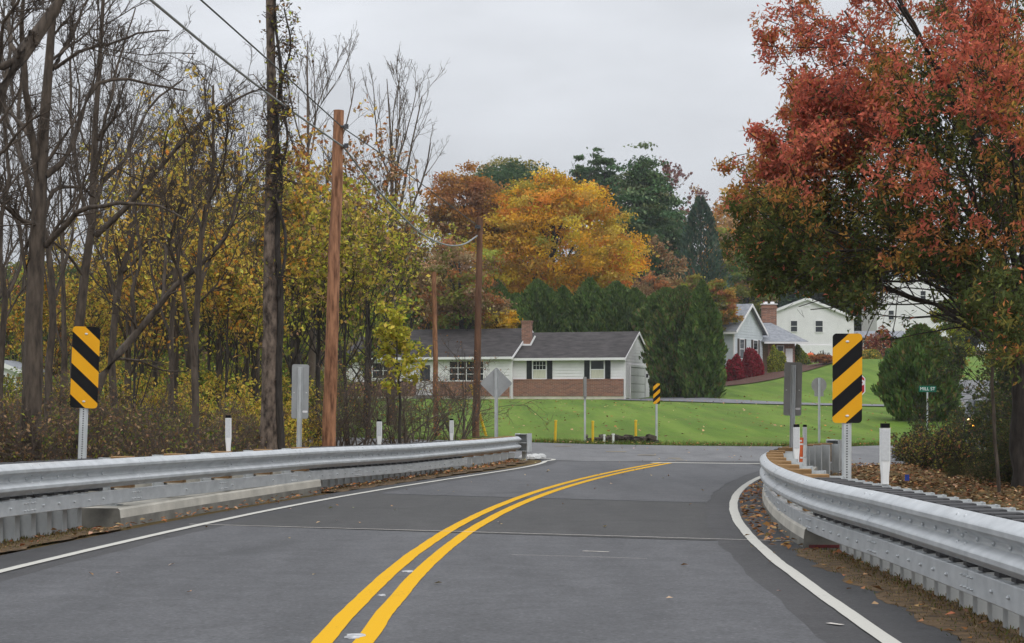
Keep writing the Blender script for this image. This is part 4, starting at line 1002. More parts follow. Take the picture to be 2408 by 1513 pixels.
def leaf_quads(rng, C, size, aspect=.55, dirv=None, dirk=0.0, nup=0.0, var=.3):
    n = len(C); a = unit(rng.normal(size=(n, 3)))
    if dirv is not None: a = unit(a*(1-dirk)+dirv*dirk)
    nr = unit(rng.normal(size=(n, 3))+np.array([0, 0, nup])); b = unit(np.cross(nr, a))
    s = size*rng.uniform(1-var, 1+var, (n, 1)); fold = np.cross(a, b)*s*.12
    V = np.stack([C-a*s*.5, C+b*s*aspect*.5+a*s*.02+fold, C+a*s*.5, C-b*s*aspect*.5+a*s*.02+fold], 1).reshape(-1, 3)
    return V, np.arange(n*4).reshape(-1, 4)
def foliage(name, rng, C, size, cols, mat, parent, **k):
    V, Fq = leaf_quads(rng, C, size, **k); return np_mesh(name, V, Fq, mat, parent, cols=np.repeat(cols, 4, 0))
def on_twigs(rng, Pn, n, t0=.3, spread=.1):
    N_, k, _ = Pn.shape; t = t0+(1-t0)*rng.random((N_, n)); f = t*(k-1); i = np.minimum(f.astype(int), k-2); fr = (f-i)[..., None]; ar = np.arange(N_)[:, None]
    return (Pn[ar, i]*(1-fr)+Pn[ar, i+1]*fr+rng.normal(0, spread, (N_, n, 3))).reshape(-1, 3)
# leaf albedos
YEL = (.70, .53, .10); GOLD = (.62, .41, .08); YG = (.47, .46, .06); OLV = (.24, .24, .05); GRN = (.13, .21, .045); DGR = (.045, .09, .032)
RUST = (.42, .18, .07); ORG = (.66, .29, .05); BRN = (.25, .15, .075); RED = (.60, .12, .08); CRIM = (.36, .026, .045); TAN = (.46, .31, .17); PUR = (.25, .13, .115)

def generic_tree(name, label, cat, group, seed, ht, r0, leaves, pal_c, pal_w, lsize=.13, bark=None, spread=.55, limbs=12, lean=.0, start=.22, fine=3, shape_up=.45, twig_len=.6, n2=6, n3=4, keepmin=.25):
    """ht is the true height of the finished tree"""
    rng = np.random.default_rng(seed); root = thing(name, label, cat, (0, 0, 0), 0, group); root['ht'] = ht
    K = 10; z = np.linspace(-.3, ht, K); tr = np.stack([np.cumsum(rng.normal(0, .035*ht/9, K))+lean*z, np.cumsum(rng.normal(0, .03*ht/9, K)), z], -1)[None]
    tR = (.8*r0*np.linspace(1.15, .12, K)**1.0)[None]
    L1, R1 = spawn(rng, tr, tR, limbs, start, .97, (48, 13), spread, .5, 7, shape_up, .13)
    L2, R2 = spawn(rng, L1, R1, n2, .2, 1, (42, 14), .48, .55, 5, .25, .16); R2 = np.maximum(R2, .005)
    L3, R3 = spawn(rng, L2, R2, n3, .15, 1, (40, 15), .55, .6, 4, .15, .2); R3 = np.maximum(R3, .0036)
    L4, R4 = spawn(rng, L3, R3, fine, .1, 1, (42, 16), twig_len, .7, 3, .1, .2); R4 = np.maximum(R4, .0026)
    k = ht/np.percentile(L4[:, -1, 2], 99.5); W = Wood(); tr = tr*k; L1 = L1*k; L2 = L2*k; L3 = L3*k; L4 = L4*k
    W.add(tr, tR, 8); W.add(L1, R1, 5); W.add(L2, R2, 4); W.add(L3, R3, 3); W.add(L4, R4, 3)
    W.build("trunk", bark or M_bark, root)
    if leaves:
        C_ = on_twigs(rng, L4, leaves, .2, .07); keep = rng.random(len(C_)) < .9
        blk = len(C_)//limbs; kp = rng.uniform(keepmin, 1, limbs)[np.minimum(np.arange(len(C_))//max(blk, 1), limbs-1)]; keep &= rng.random(len(C_)) < kp
        C_ = C_[keep]; foliage("crown", rng, C_, lsize, pal(rng, len(C_), pal_c, pal_w), M_leaf, root, aspect=.6, nup=1.0)
    return root
def place(root, x, y, rz=0, s=1.0, sz=None, label=None):
    root.location = (x, y, h(x, y)-.05); root.rotation_euler = (0, 0, rz); root.scale = (s, s, sz or s)
    if label: root['label'] = label
    return root
def put(proto, used, *a, **k):
    o = proto if proto.name not in used else copy_tree(proto); used.add(proto.name); return place(o, *a, **k)
USED = set()
def put_top(proto, u, D, vt, rz):
    x = (u-CU)*D/F; return put(proto, USED, x, D, rz, (HC-(vt-CV)*D/F-h(x, D))/proto['ht'])

# ------------------------------------------------------------------ traced bare trees at the left
def hero(name, label, D, limbs, seed, bark=M_bark, n1=6, n2=6, n3=4, n4=3, leaf=None, cat="bare tree", l1=.42, group=None, dvar=1.6, up=.25, min_len=1.2):
    """limbs: list of (points[(u,v)], (w0,w1) widths in px, depth change at the tip)"""
    rng = np.random.default_rng(seed); base = P(*limbs[0][0][0], D); base.z = h(base.x, base.y)-.1
    root = thing(name, label, cat, base, 0, group); W = Wood(); Ls, Rs = [], []; KK = 12
    for li, (pts, (w0, w1), dd) in enumerate(limbs):
        n = len(pts); p3 = [P(u, v, D+dd*(i/(n-1))**1.2)-base for i, (u, v) in enumerate(pts)]
        if li == 0: p3[0].z = -.3
        rr_ = np.linspace(w0/2*D/F, w1/2*D/F, n)
        q, r_ = resample([tuple(p) for p in p3], rr_, KK); q[1:] += rng.normal(0, .012, (KK-1, 3)); Ls.append(q); Rs.append(r_)
    Ls, Rs = np.array(Ls), np.array(Rs); W.add(Ls, Rs, 10)
    ln = np.linalg.norm(np.diff(Ls, axis=1), axis=-1).sum(1)
    A, RA = spawn(rng, Ls[:1], Rs[:1], n1+3, .42, 1, (50, 14), .20, .40, 7, up, .14, rmax=.032)
    if len(Ls) > 1:
        B_, RB = spawn(rng, Ls[1:], Rs[1:], n1, .25, 1, (45, 15), l1, .5, 7, up, .14, rmax=.028); A = np.concatenate([A, B_]); RA = np.concatenate([RA, RB])
    RA = np.maximum(RA, .008); W.add(A, RA, 5)
    A2, R2 = spawn(rng, A, RA, n2, .15, 1, (42, 15), .5, .6, 5, .2, .17); R2 = np.maximum(R2, .005); W.add(A2, R2, 4)
    A3, R3 = spawn(rng, A2, R2, n3, .1, 1, (42, 16), .55, .6, 4, .12, .2); R3 = np.maximum(R3, .0033); W.add(A3, R3, 3)
    A4, R4 = spawn(rng, A3, R3, n4, .1, 1, (42, 16), .6, .7, 3, .1, .2); R4 = np.maximum(R4, .0024); W.add(A4, R4, 3)
    W.build("trunk", bark, root)
    if leaf:
        k, c_, w_, sz = leaf; C_ = on_twigs(rng, A4, 1, .2, .06); C_ = C_[rng.random(len(C_)) < k]
        foliage("crown", rng, C_, sz, pal(rng, len(C_), c_, w_), M_leaf, root, aspect=.6, nup=.5)
    return root
hero("bare_tree", "thick grey bare tree left of the left striped marker, many spreading limbs", 28, [
    ([(70,1062),(71,1037),(79,858),(84,608),(93,457),(100,357),(114,214),(125,57),(132,-40)], (54, 12), 0),
    ([(90,410),(71,300),(61,200),(50,71),(57,-20)], (20, 8), -1),
    ([(107,414),(150,379),(179,315),(204,229),(236,193),(286,187),(357,200),(440,214)], (17, 4), 1.5),
    ([(107,579),(143,543),(186,500),(236,486),(315,479),(372,486),(440,515)], (16, 4), -1.5),
    ([(100,515),(129,447),(186,443),(222,465)], (13, 4), 1),
    ([(93,529),(50,518),(0,475),(-50,450)], (13, 5), -1),
    ([(86,343),(43,286),(0,250),(-40,230)], (12, 5), 1),
    ([(122,164),(164,93),(193,21),(215,-30)], (12, 4), 1),
    ([(130,161),(186,118),(250,107),(322,79),(400,71)], (9, 3), -2),
    ([(97,430),(60,390),(30,330),(10,180),(30,60),(20,-30)], (12, 4), 2)], 11)
hero("bare_tree", "bare tree with a long diagonal limb behind the left striped marker", 34, [
    ([(178,1062),(186,751),(197,679),(214,536),(218,429),(225,286),(236,143),(243,-30)], (26, 8), 0),
    ([(225,555),(286,500),(343,429),(400,365),(465,300),(529,250),(600,212)], (15, 4), -1),
    ([(222,480),(243,429),(286,386),(315,329),(357,243),(429,186)], (13, 4), 1.5),
    ([(216,540),(190,450),(172,330),(165,180),(175,60)], (11, 4), 1),
    ([(232,330),(262,230),(285,120),(320,20)], (9, 3), 1),
    ([(222,420),(240,330),(270,270),(290,200)], (9, 3), -1)], 12)
hero("bare_tree", "bare tree leaning in from the top left edge, trunk out of frame", 24, [
    ([(-170,1060),(-150,760),(-105,440),(-25,270),(0,214),(43,136),(93,79),(143,-5),(190,-90)], (60, 22), 0),
    ([(-20,160),(20,150),(60,128),(90,84)], (20, 14), 0),
    ([(43,136),(20,80),(30,20),(45,-40)], (14, 6), 1),
    ([(-40,300),(-20,200),(0,130),(10,60),(60,-20)], (14, 6), -1)], 13)
hero("bare_tree", "slender bare tree with a dark crooked branch, between marker and dead trunk", 30, [
    ([(468,1058),(465,1037),(457,858),(465,679),(475,572),(493,465),(504,322),(500,200)], (21, 5), 0),
    ([(466,690),(493,608),(543,536),(554,465),(608,400),(640,375)], (12, 4), 1),
    ([(458,860),(440,751),(418,629),(397,572),(415,515),(430,470)], (12, 4), -1),
    ([(478,560),(455,480),(448,400),(470,300)], (8, 3), 1),
    ([(490,480),(520,410),(535,330),(530,250)], (7, 3), -1)], 14, leaf=(.10, [GOLD, YEL], [1, 1], .10))
hero("bare_tree", "dark leaning tree rising to the right of the left striped marker", 37, [
    ([(236,1060),(240,880),(315,793),(358,736),(415,672),(465,629),(515,572),(545,520)], (22, 6), 0),
    ([(315,793),(310,700),(330,600),(318,500),(335,420)], (12, 4), 1),
    ([(380,710),(390,600),(380,500),(395,400)], (9, 3), 1)], 15, leaf=(.18, [GOLD, YEL, ORG], [2, 2, 1], .11))
hero("bare_tree", "forked grey tree midway between the striped marker and dead trunk", 41, [
    ([(285,1060),(265,800),(286,643),(307,572),(316,480),(312,360)], (20, 5), 0),
    ([(275,720),(250,600),(262,480),(285,380)], (10, 3), 1),
    ([(290,640),(340,590),(385,520),(400,430)], (9, 3), -1)], 16, leaf=(.2, [GOLD, YEL], [1, 1], .11))
hero("bare_tree", "thin dark straight tree left of the slender crooked one", 39, [
    ([(404,1060),(404,858),(407,715),(420,590),(430,480),(438,380)], (15, 4), 0),
    ([(405,800),(370,700),(352,600),(360,520)], (8, 3), 1)], 17, leaf=(.25, [GOLD, YEL, YG], [2, 2, 1], .11))
hero("bare_tree", "narrow bare tree close behind the thick grey trunk", 33, [
    ([(118,1060),(115,860),(122,700),(110,560),(60,420),(40,300),(55,160),(50,40)], (20, 5), 0),
    ([(120,720),(160,600),(175,470),(160,330)], (10, 3), 1)], 18)
hero("bare_tree", "bare tree at the far left edge half cut by the frame", 31, [
    ([(5,1060),(0,860),(12,700),(-5,560),(20,420),(10,280),(25,120)], (18, 5), 0),
    ([(8,720),(50,620),(45,500),(70,390)], (9, 3), 1)], 19)
# the dead trunk with its vines
rng = np.random.default_rng(21); D = 36.0; root = thing("dead_tree", "tall dead trunk with flaking bark and vines, standing left of the tall pole", "dead tree", P(636, 1060, D))
b0 = P(636, 1060, D); tp = [(636,1090),(635,1050),(635,960),(637,830),(638,700),(637,600),(638,470),(640,330),(638,180),(635,20),(634,-60)]
q, r_ = resample([tuple(P(u, v, D)-b0) for u, v in tp], [.225,.205,.18,.17,.155,.14,.125,.105,.09,.08,.075], 46)
r_ = r_*(1+rng.normal(0, .035, len(r_))); W = Wood(); W.add(q[None], r_[None], 16)
S, RS = spawn(rng, q[None], r_[None], 46, .12, .98, (72, 12), ('abs', .28), .22, 4, .1, .12, rmax=.022); W.add(S, RS, 5)
S2, R2 = spawn(rng, q[None], r_[None], 9, .5, .98, (75, 12), ('abs', .9), .25, 5, .2, .2, rmax=.02); W.add(S2, R2, 4)
S3, R3 = spawn(rng, S2, R2, 6, .2, 1, (45, 15), .5, .6, 4, -.1, .2); W.add(S3, np.maximum(R3, .005), 3)
W.build("trunk", M_dead, root)
W = Wood(); vp = [(662,1060),(655,900),(660,700),(652,560),(660,420),(650,300),(660,160),(648,60),(646,-40)]
v1, vr = resample([tuple(P(u, v, D-.1)-b0) for u, v in vp], np.linspace(.075, .02, len(vp)), 30); W.add(v1[None], vr[None], 7)
vp = [(655,700),(672,560),(650,450),(676,330),(662,200),(684,110),(668,20)]
v2, vr2 = resample([tuple(P(u, v, D-.2)-b0) for u, v in vp], np.linspace(.035, .015, len(vp)), 30); W.add(v2[None], vr2[None], 5)
VV = np.stack([v1, v2]); VR = np.stack([vr, vr2])
T1, TR = spawn(rng, VV, VR, 60, .35, 1, (65, 20), ('abs', .42), .3, 5, -.25, .35, rmax=.012); W.add(T1, np.maximum(TR, .006), 3)
T2, TR2 = spawn(rng, T1, TR, 6, .1, 1, (50, 20), .6, .6, 4, -.45, .35); W.add(T2, np.maximum(TR2, .0045), 3); W.build("vine", M_barkd, root)
C_ = on_twigs(rng, T2, 3, .2, .09); C_ = C_[rng.random(len(C_)) < .42]
foliage("vine_leaves", rng, C_, .085, pal(rng, len(C_), [OLV, YG, BRN, (.12, .08, .05)], [2, 1, 3, 3]), M_leaf, root, nup=.4)

# ------------------------------------------------------------------ woodland trees (prototypes then copies)
GB = "bare trees of the left woods"; GY = "yellow leaved trees of the left woods"; GO = "rusty and olive trees at the back of the left woods"
bareA = generic_tree("bare_tree", "slim grey bare tree among the crowded left woods", "bare tree", GB, 31, 9.5, .10, 0, None, None, limbs=13)
bareB = generic_tree("bare_tree", "slim grey bare tree among the crowded left woods", "bare tree", GB, 32, 10.5, .12, 0, None, None, limbs=13, spread=.45, lean=.05)
yelA = generic_tree("yellow_tree", "thin tree with sparse golden yellow leaves in the left woods", "tree", GY, 33, 8.0, .075, 4, [YEL, GOLD, YG, OLV, BRN], [4, 4, 1.5, .8, 1], .135, M_barkd, .5, 12, start=.3)
yelB = generic_tree("golden_tree", "thin tree with golden brown leaves in the left woods", "tree", "golden brown trees of the left woods", 34, 7.0, .07, 4, [GOLD, YEL, ORG, OLV, BRN], [3, 2, 1, 2, 1], .14, M_barkd, .6, 12, start=.25, lean=.05)
ygA = generic_tree("yellow_green_tree", "small yellow green tree between the dead trunk and the house", "tree", "yellow green trees between dead trunk and house", 35, 7.0, .08, 4, [YG, YEL, OLV, BRN, TAN], [3, 3, 2.2, 1.6, 1.4], .135, M_barkd, .6, 12, start=.36)
rustA = generic_tree("rusty_tree", "rusty orange tree deep in the left woods", "tree", GO, 36, 8.0, .12, 6, [RUST, ORG, BRN, GOLD, OLV], [2, 1, 3, 1.5, 2], .24, M_barkd, .6, 13, start=.08)
olvA = generic_tree("olive_tree", "olive green tree deep in the left woods", "tree", "olive green trees deep in the left woods", 37, 8.0, .13, 8, [OLV, GRN, YG, BRN], [3, 1.6, 2, 1.2], .24, M_barkd, .6, 13, start=.06)
rng = np.random.default_rng(77)
def U2X(u, D): return (u-CU)*D/F
for (u, D, pr, vt) in (
    (-20,44,bareB,20),(150,50,bareA,60),(300,52,bareB,70),(370,60,bareA,120),(520,54,bareA,130),(455,64,bareB,60),(575,62,bareB,200),(60,60,bareA,90),(235,66,bareA,40),(690,60,bareA,330),(600,48,bareA,300),(410,47,bareA,200),
    (110,52,yelB,600),(180,58,yelA,500),(310,46,yelB,520),(365,54,yelA,345),(420,58,yelA,225),(490,52,yelA,410),(525,45,yelB,500),(595,56,yelA,380),(340,64,yelB,430),(470,68,yelB,340),(660,49,yelB,420),(700,55,yelA,340),(225,60,yelA,610),(560,64,yelA,440),
    (590,46,ygA,600),(690,50,ygA,430),(745,54,ygA,395),(815,52,ygA,455),(770,60,ygA,380),(865,57,ygA,440),(905,136,ygA,470),(965,138,ygA,500),(1005,140,ygA,520),(1035,142,ygA,545),(520,60,ygA,560),
    (-30,90,rustA,640),(140,95,rustA,660),(250,104,rustA,650),(340,98,rustA,640),(430,110,rustA,620),(620,106,rustA,560),(1010,140,rustA,590),
    (30,110,olvA,660),(200,112,olvA,650),(300,120,olvA,640),(400,100,olvA,640),(490,110,olvA,600),(560,100,olvA,560),(680,96,olvA,560),(745,104,olvA,520),(800,108,olvA,540),(870,112,olvA,570),(940,140,olvA,560)):
    put_top(pr, u, D, vt, rng.uniform(0, 6.28))

# tall fine bare trees against the sky, right of the pole
def up_tree(label, u, D, vtop, seed, r0, limbs=9):
    rng = np.random.default_rng(seed); x = U2X(u, D); z0 = h(x, D); ht = HC-(vtop-CV)*D/F-z0
    root = thing("bare_tree", label, "bare tree", (x, D, z0)); K = 9; z = np.linspace(-.3, ht, K)
    tr = np.stack([np.cumsum(rng.normal(0, .08, K)), np.cumsum(rng.normal(0, .08, K)), z], -1)[None]; tR = (r0*np.linspace(1.1, .08, K))[None]; W = Wood(); W.add(tr, tR, 8)
    L1, R1 = spawn(rng, tr, tR, limbs, .35, .8, (28, 8), .42, .6, 8, .35, .08); W.add(L1, R1, 5)
    L2, R2 = spawn(rng, L1, R1, 7, .2, 1, (30, 9), .42, .5, 6, .35, .1); R2 = np.maximum(R2, .009); W.add(L2, R2, 4)
    L3, R3 = spawn(rng, L2, R2, 5, .15, 1, (36, 12), .42, .6, 4, .2, .14); R3 = np.maximum(R3, .006); W.add(L3, R3, 3)
    L4, R4 = spawn(rng, L3, R3, 2, .1, 1, (40, 12), .5, .7, 3, .1, .15); R4 = np.maximum(R4, .0045); W.add(L4, R4, 3)
    W.build("trunk", M_twig, root); return root
up_tree("tall bare tree with fine upright twigs right of the tall pole", 925, 70, 185, 41, .17, 11)
up_tree("bare tree showing against the sky left of the tall pole", 735, 66, 95, 42, .15, 8)
t = generic_tree("russet_tree", "thin tree with russet dried leaves behind the tall pole", "tree", None, 44, 9.3, .10, 3, [TAN, RUST, BRN], [3, 2, 2], .16, M_barkd, .6, 12, start=.5); put_top(t, 860, 66, 285, 1.0)
t = generic_tree("russet_tree", "sparse russet tree left of the tall pole top", "tree", None, 45, 8.8, .10, 3, [TAN, RUST, GOLD], [2, 2, 2], .15, M_barkd, .6, 12, start=.5); put_top(t, 745, 60, 265, 2.0)
# bright little tree with big yellow green leaves
rng = np.random.default_rng(46); D = 43; x = U2X(938, D)
root = thing("bright_sapling", "bright yellow green sapling with broad leaves before the house", "tree", (x, D, h(x, D)))
K = 8; z = np.linspace(-.2, 3.35, K); tr = np.stack([np.cumsum(rng.normal(0, .03, K)), np.cumsum(rng.normal(0, .03, K)), z], -1)[None]; tR = np.linspace(.05, .012, K)[None]; W = Wood(); W.add(tr, tR, 6)
L1, R1 = spawn(rng, tr, tR, 22, .55, 1, (68, 12), ('abs', .75), .5, 5, .15, .1); W.add(L1, R1, 4); L2, R2 = spawn(rng, L1, R1, 6, .2, 1, (45, 12), .5, .6, 4, -.05, .12); W.add(L2, np.maximum(R2, .005), 3); W.build("trunk", M_barkd, root)
C_ = on_twigs(rng, L2, 9, .1, .045); foliage("crown", rng, C_, .13, pal(rng, len(C_), [(.42, .40, .05), YG, YEL], [4, 2, 1.5], .12), M_leaf, root, aspect=.6, nup=2.0)

# tangled bare bushes before the house, and the brambles along the left rail
def bush(name, label, x, y, ht, wd, seed, leaf=None, bark=None, stems=16, group=None, n2=7, n3=5, up=.2, rad=.018, droop=0.0):
    rng = np.random.default_rng(seed); root = thing(name, label, "bush", (x, y, h(x, y)), 0, group); W = Wood()
    a = rng.uniform(0, 6.28, stems); el = rng.uniform(.15, 1.0, stems); d = np.stack([np.cos(a)*el*wd/ht, np.sin(a)*el*wd/ht, np.ones(stems)], -1); d = unit(d)
    K = 7; cur = d; pts = [np.stack([np.cos(a)*.15*wd*rng.random(stems), np.sin(a)*.15*wd*rng.random(stems), np.full(stems, -.1)], -1)]; le = ht*rng.uniform(.6, 1.15, stems)
    for _ in range(K-1): cur = unit(cur+rng.normal(0, .16, cur.shape)+np.array([0, 0, -droop])); pts.append(pts[-1]+cur*(le/(K-1))[:, None])
    L1 = np.stack(pts, 1); R1 = rad*rng.uniform(.6, 1.3, stems)[:, None]*np.linspace(1, .3, K)[None]; W.add(L1, R1, 5)
    L2, R2 = spawn(rng, L1, R1, n2, .15, 1, (48, 16), .5, .55, 5, up, .2); R2 = np.maximum(R2, .0055); W.add(L2, R2, 3)
    L3, R3 = spawn(rng, L2, R2, n3, .1, 1, (48, 18), .55, .6, 4, up*.5, .25); R3 = np.maximum(R3, .004); W.add(L3, R3, 3)
    L4, R4 = spawn(rng, L3, R3, 3, .1, 1, (48, 18), .6, .7, 3, 0, .25); R4 = np.maximum(R4, .003); W.add(L4, R4, 3)
    W.build("stems", bark or M_twig, root)
    if leaf:
        n, c_, w_, sz = leaf; C_ = on_twigs(rng, L4, max(1, int(math.ceil(n))), .1, .05)
        if n < 1: C_ = C_[rng.random(len(C_)) < n]
        foliage("leaves", rng, C_, sz, pal(rng, len(C_), c_, w_), M_leaf, root, nup=.7)
    return root
for i, (u, D, ht, wd, lab) in enumerate(((850,45,2.6,1.9,"tangled bare bush right of the tall pole's foot"),(930,46,2.2,1.8,"tangled bare bush under the bright sapling"),(985,50,2.3,1.7,"loose bare bush left of the slim reddish pole"),(800,47,2.3,1.5,"dense bare bush touching the tall pole's foot"),(1075,52,2.7,1.7,"thin bare bush with long sideways twigs before the dark pole"))):
    bush("bare_bush", lab, U2X(u, D), D, ht, wd, 50+i, (.25, [BRN, RUST, OLV], [2, 1, 2], .07) if i != 4 else (.5, [RUST, BRN], [2, 1], .06), M_twig, 13, None, 6, 4, .12, .022)
GBR = "brown bramble bushes behind the left guardrail"
pro = [bush("bramble_bush", "brown leafless bramble bush crowding behind the left guardrail", 0, 0, 1.7, 1.5, 60+i, (.8, [BRN, (.20, .14, .09), OLV, TAN, GRN], [3, 3, 2.5, 1, 1], .075), M_twig, 18, GBR, 7, 4, .15, .011, .06) for i in range(2)]
rng = np.random.default_rng(8)
for k in range(20):
    u = rng.uniform(-30, 440) if k < 14 else rng.uniform(440, 760)
    D = max(rng.uniform(25, 40) if k < 14 else rng.uniform(36, 46), float(lerp(u, [0, 200, 400, 600, 800], [20, 22, 25.5, 28.5, 33]))+2.2)
    put(pro[k % 2], USED, U2X(u, D), D, rng.uniform(0, 6.28), (rng.uniform(.75, 1.15) if k < 14 else rng.uniform(.5, .75))*(D/33)**.5)
GYB = "yellow leaved shrubs under the left woods"
pys = [bush("yellow_shrub", "yellow leaved shrub low under the left woods", 0, 0, 2.3, 1.9, 70+i, (2, [YEL, GOLD, YG, OLV], [4, 3, 2, 1], .12), M_barkd, 14, GYB, 6, 4, .2, .016) for i in range(2)]
for (u, D, s) in ((490,44,.8),(530,40,.72),(560,46,.85),(600,50,.9),(730,48,.7),(440,52,.95),(350,48,.9),(300,55,1.1),(180,52,.8),(660,42,.6),(60,54,.8)):
    put(pys[(int(u)//10) % 2], USED, U2X(u, D), D, rng.uniform(0, 6.28), s)
GGB = "green shrubs low behind the left woods"
pgs = bush("green_shrub", "dull green shrub low behind the left woods", 0, 0, 2.4, 2.2, 80, (3, [OLV, GRN, YG, BRN], [3, 2, 1.5, 1], .13), M_barkd, 16, GGB, 6, 4, .2, .016)
for (u, D, s) in ((20,66,.9),(200,62,.9),(370,62,.8),(450,70,1.2),(270,36,.5),(330,38,.55),(385,37,.5),(455,40,.5),(160,34,.5),(540,74,1.1),(620,66,1.0),(700,64,.9),(765,68,1.0)):
    put(pgs, USED, U2X(u, D), D, rng.uniform(0, 6.28), s)

# ------------------------------------------------------------------ crowns of distant and garden trees
def crown_points(rng, n_cl, per, rx, rz, zc, lobes=5, inner=.45, flat=.5, cl=.12, skirt=1.0, taper=0.0):
    """clustered leaf positions on a lumpy ellipsoid"""
    d = unit(rng.normal(size=(n_cl, 3))); d[:, 2] = np.where(d[:, 2] < 0, d[:, 2]*skirt, d[:, 2])
    ph = rng.uniform(0, 6.28, (lobes, 3)); fr = rng.uniform(1.5, 4.5, (lobes, 3)); mod = 1+sum(.07*np.cos((d*f).sum(1)*2+p[0]) for f, p in zip(fr, ph))
    rr_ = inner+(1-inner)*rng.random(n_cl)**.45
    c = d*np.array([rx, rx, rz])*(rr_*mod)[:, None]; c[:, :2] *= (1-taper*np.clip(c[:, 2:3]/rz, 0, 1)); c[:, 2] += zc
    o = rng.normal(size=(n_cl, per, 3))*np.array([1, 1, flat])*cl*rx; return (c[:, None]+o).reshape(-1, 3), c, np.repeat(np.arange(n_cl), per)
def round_tree(name, label, u, D, vtop, vbot, wpx, seed, pc, pw, n_cl=220, per=110, lsize=.3, group=None, trunk=.25, mat=None, shape=None, bark=None, cjit=.16, zbase=None, inner=.45, taper=0.0, limbs=10, cat="tree", skirt=.8, cl=.12, flat=.5):
    rng = np.random.default_rng(seed); x = U2X(u, D); z0 = h(x, D) if zbase is None else zbase; s = D/F; zt = HC-(vtop-CV)*s-z0; zb = max(HC-(vbot-CV)*s-z0, .2); rx = wpx*s/2; rz = (zt-zb)/2; zc = (zt+zb)/2
    root = thing(name, label, cat, (x, D, z0), 0, group); W = Wood(); K = 8; z = np.linspace(-.3, zc+rz*.55, K)
    tr = np.stack([np.cumsum(rng.normal(0, .06, K)), np.cumsum(rng.normal(0, .06, K)), z], -1)[None]; tR = (trunk*np.linspace(1.1, .25, K))[None]; W.add(tr, tR, 8)
    L1, R1 = spawn(rng, tr, tR, limbs, max(.15, zb/(zc+rz*.55)*.8), .95, (42, 12), ('abs', rx*1.0), .5, 6, .35, .1); W.add(L1, R1, 5)
    L2, R2 = spawn(rng, L1, R1, 6, .2, 1, (38, 12), .5, .55, 5, .2, .12); W.add(L2, np.maximum(R2, .015), 4); 
    L3, R3 = spawn(rng, L2, R2, 4, .2, 1, (38, 12), .5, .55, 4, .15, .15); W.add(L3, np.maximum(R3, .010), 3); W.build("trunk", bark or M_barkd, root)
    C_, c, idx = crown_points(rng, n_cl, per, rx, rz, zc, inner=inner, taper=taper, skirt=skirt, cl=cl, flat=flat)
    cc_ = pal(rng, n_cl, pc, pw, cjit)[idx]*np.exp(rng.normal(0, .12, (len(idx), 1)))
    foliage("crown", rng, C_, lsize, np.clip(cc_, .003, .9), mat or M_leaf, root, aspect=.6, nup=1.0); return root
round_tree("maple_tree", "big round golden orange maple behind the evergreen hedge", 1300, 150, 412, 770, 415, 101, [ORG, (.72, .40, .035), GOLD, (.66, .48, .05), (.34, .31, .06)], [4, 5, 4, 2, .9], 640, 90, .27, trunk=.42, inner=.45, taper=.28, limbs=14, cl=.064, flat=.5, cjit=.2)
round_tree("rust_maple", "rust brown maple between the bare twigs and the orange maple", 1092, 152, 398, 590, 190, 102, [(.36, .17, .07), (.42, .21, .06), (.50, .25, .06), BRN], [4, 3, 1.5, 2], 200, 80, .26, trunk=.25, taper=.1)
round_tree("rust_maple", "low brownish tree under the rust brown maple", 1085, 128, 560, 800, 200, 103, [BRN, OLV, RUST, TAN], [3, 2, 2, 2], 150, 70, .25)
round_tree("green_oak", "tall dark green broad tree behind the rust brown maple", 1205, 215, 385, 640, 240, 104, [(.06, .115, .055), (.085, .135, .055), OLV, (.32, .29, .09)], [4, 3, 2, 1], 260, 80, .42, trunk=.4)
round_tree("pale_yellow_tree", "pale yellow treetop above the dark green broad tree", 1190, 232, 370, 520, 170, 105, [(.36, .31, .12), (.26, .24, .08)], [1, 1], 60, 60, .42)
round_tree("yellow_shrub_tree", "small golden yellow tree behind the ranch house chimney", 1172, 132, 722, 800, 92, 106, [(.62, .40, .03), YEL, GOLD], [3, 2, 1], 70, 80, .2, trunk=.08)
# arborvitae: dense upright cones
def cone_tree(name, label, u, D, vtop, vbot, wpx, seed, pc, pw, n=9000, group=None, lsize=.34, round_top=.35, cat="evergreen", zb=None, prof=None, tips=8):
    rng = np.random.default_rng(seed); x = U2X(u, D); s = D/F; z0 = h(x, D) if zb is None else zb; zt = HC-(vtop-CV)*s-z0; rx = wpx*s/2
    root = thing(name, label, cat, (x, D, z0), 0, group)
    W = Wood(); W.add(np.array([[[0, 0, -.3], [.03, 0, zt*.5], [0, 0, zt*.93]]]), np.array([[.16, .10, .03]]), 7); W.build("trunk", M_barkd, root)
    t = rng.random(n)**.8; a = rng.uniform(0, 6.28, n)
    pf = prof or [(0, .82), (.12, .98), (.35, 1.0), (.6, .82), (.8, .52), (.93, .25), (1, .04)]
    rad = np.interp(t, [p[0] for p in pf], [p[1] for p in pf])*rx
    k1, k2, k3 = rng.uniform(0, 6.28, 3); lump = 1+.13*np.cos(a*3+t*9+k1)+.11*np.cos(a*5-t*17+k2)+.09*np.cos(a*9+t*31+k3)
    rad = rad*lump*(.58+.50*rng.random(n)**.6)
    C_ = np.stack([np.cos(a)*rad, np.sin(a)*rad, t*zt*(1+.02*np.cos(a*4+k1))], -1)
    dirv = unit(np.stack([np.cos(a)*.55, np.sin(a)*.55, np.ones(n)], -1))
    cl = rng.normal(0, 1, 60); patch = np.exp(.16*cl[(np.floor(a*3).astype(int)*7+np.floor(t*9).astype(int)) % 60])[:, None]
    foliage("foliage", rng, C_, lsize, np.clip(pal(rng, n, pc, pw, .16)*patch, .003, .9), M_needle, root, aspect=.42, dirv=dirv, dirk=.72); return root
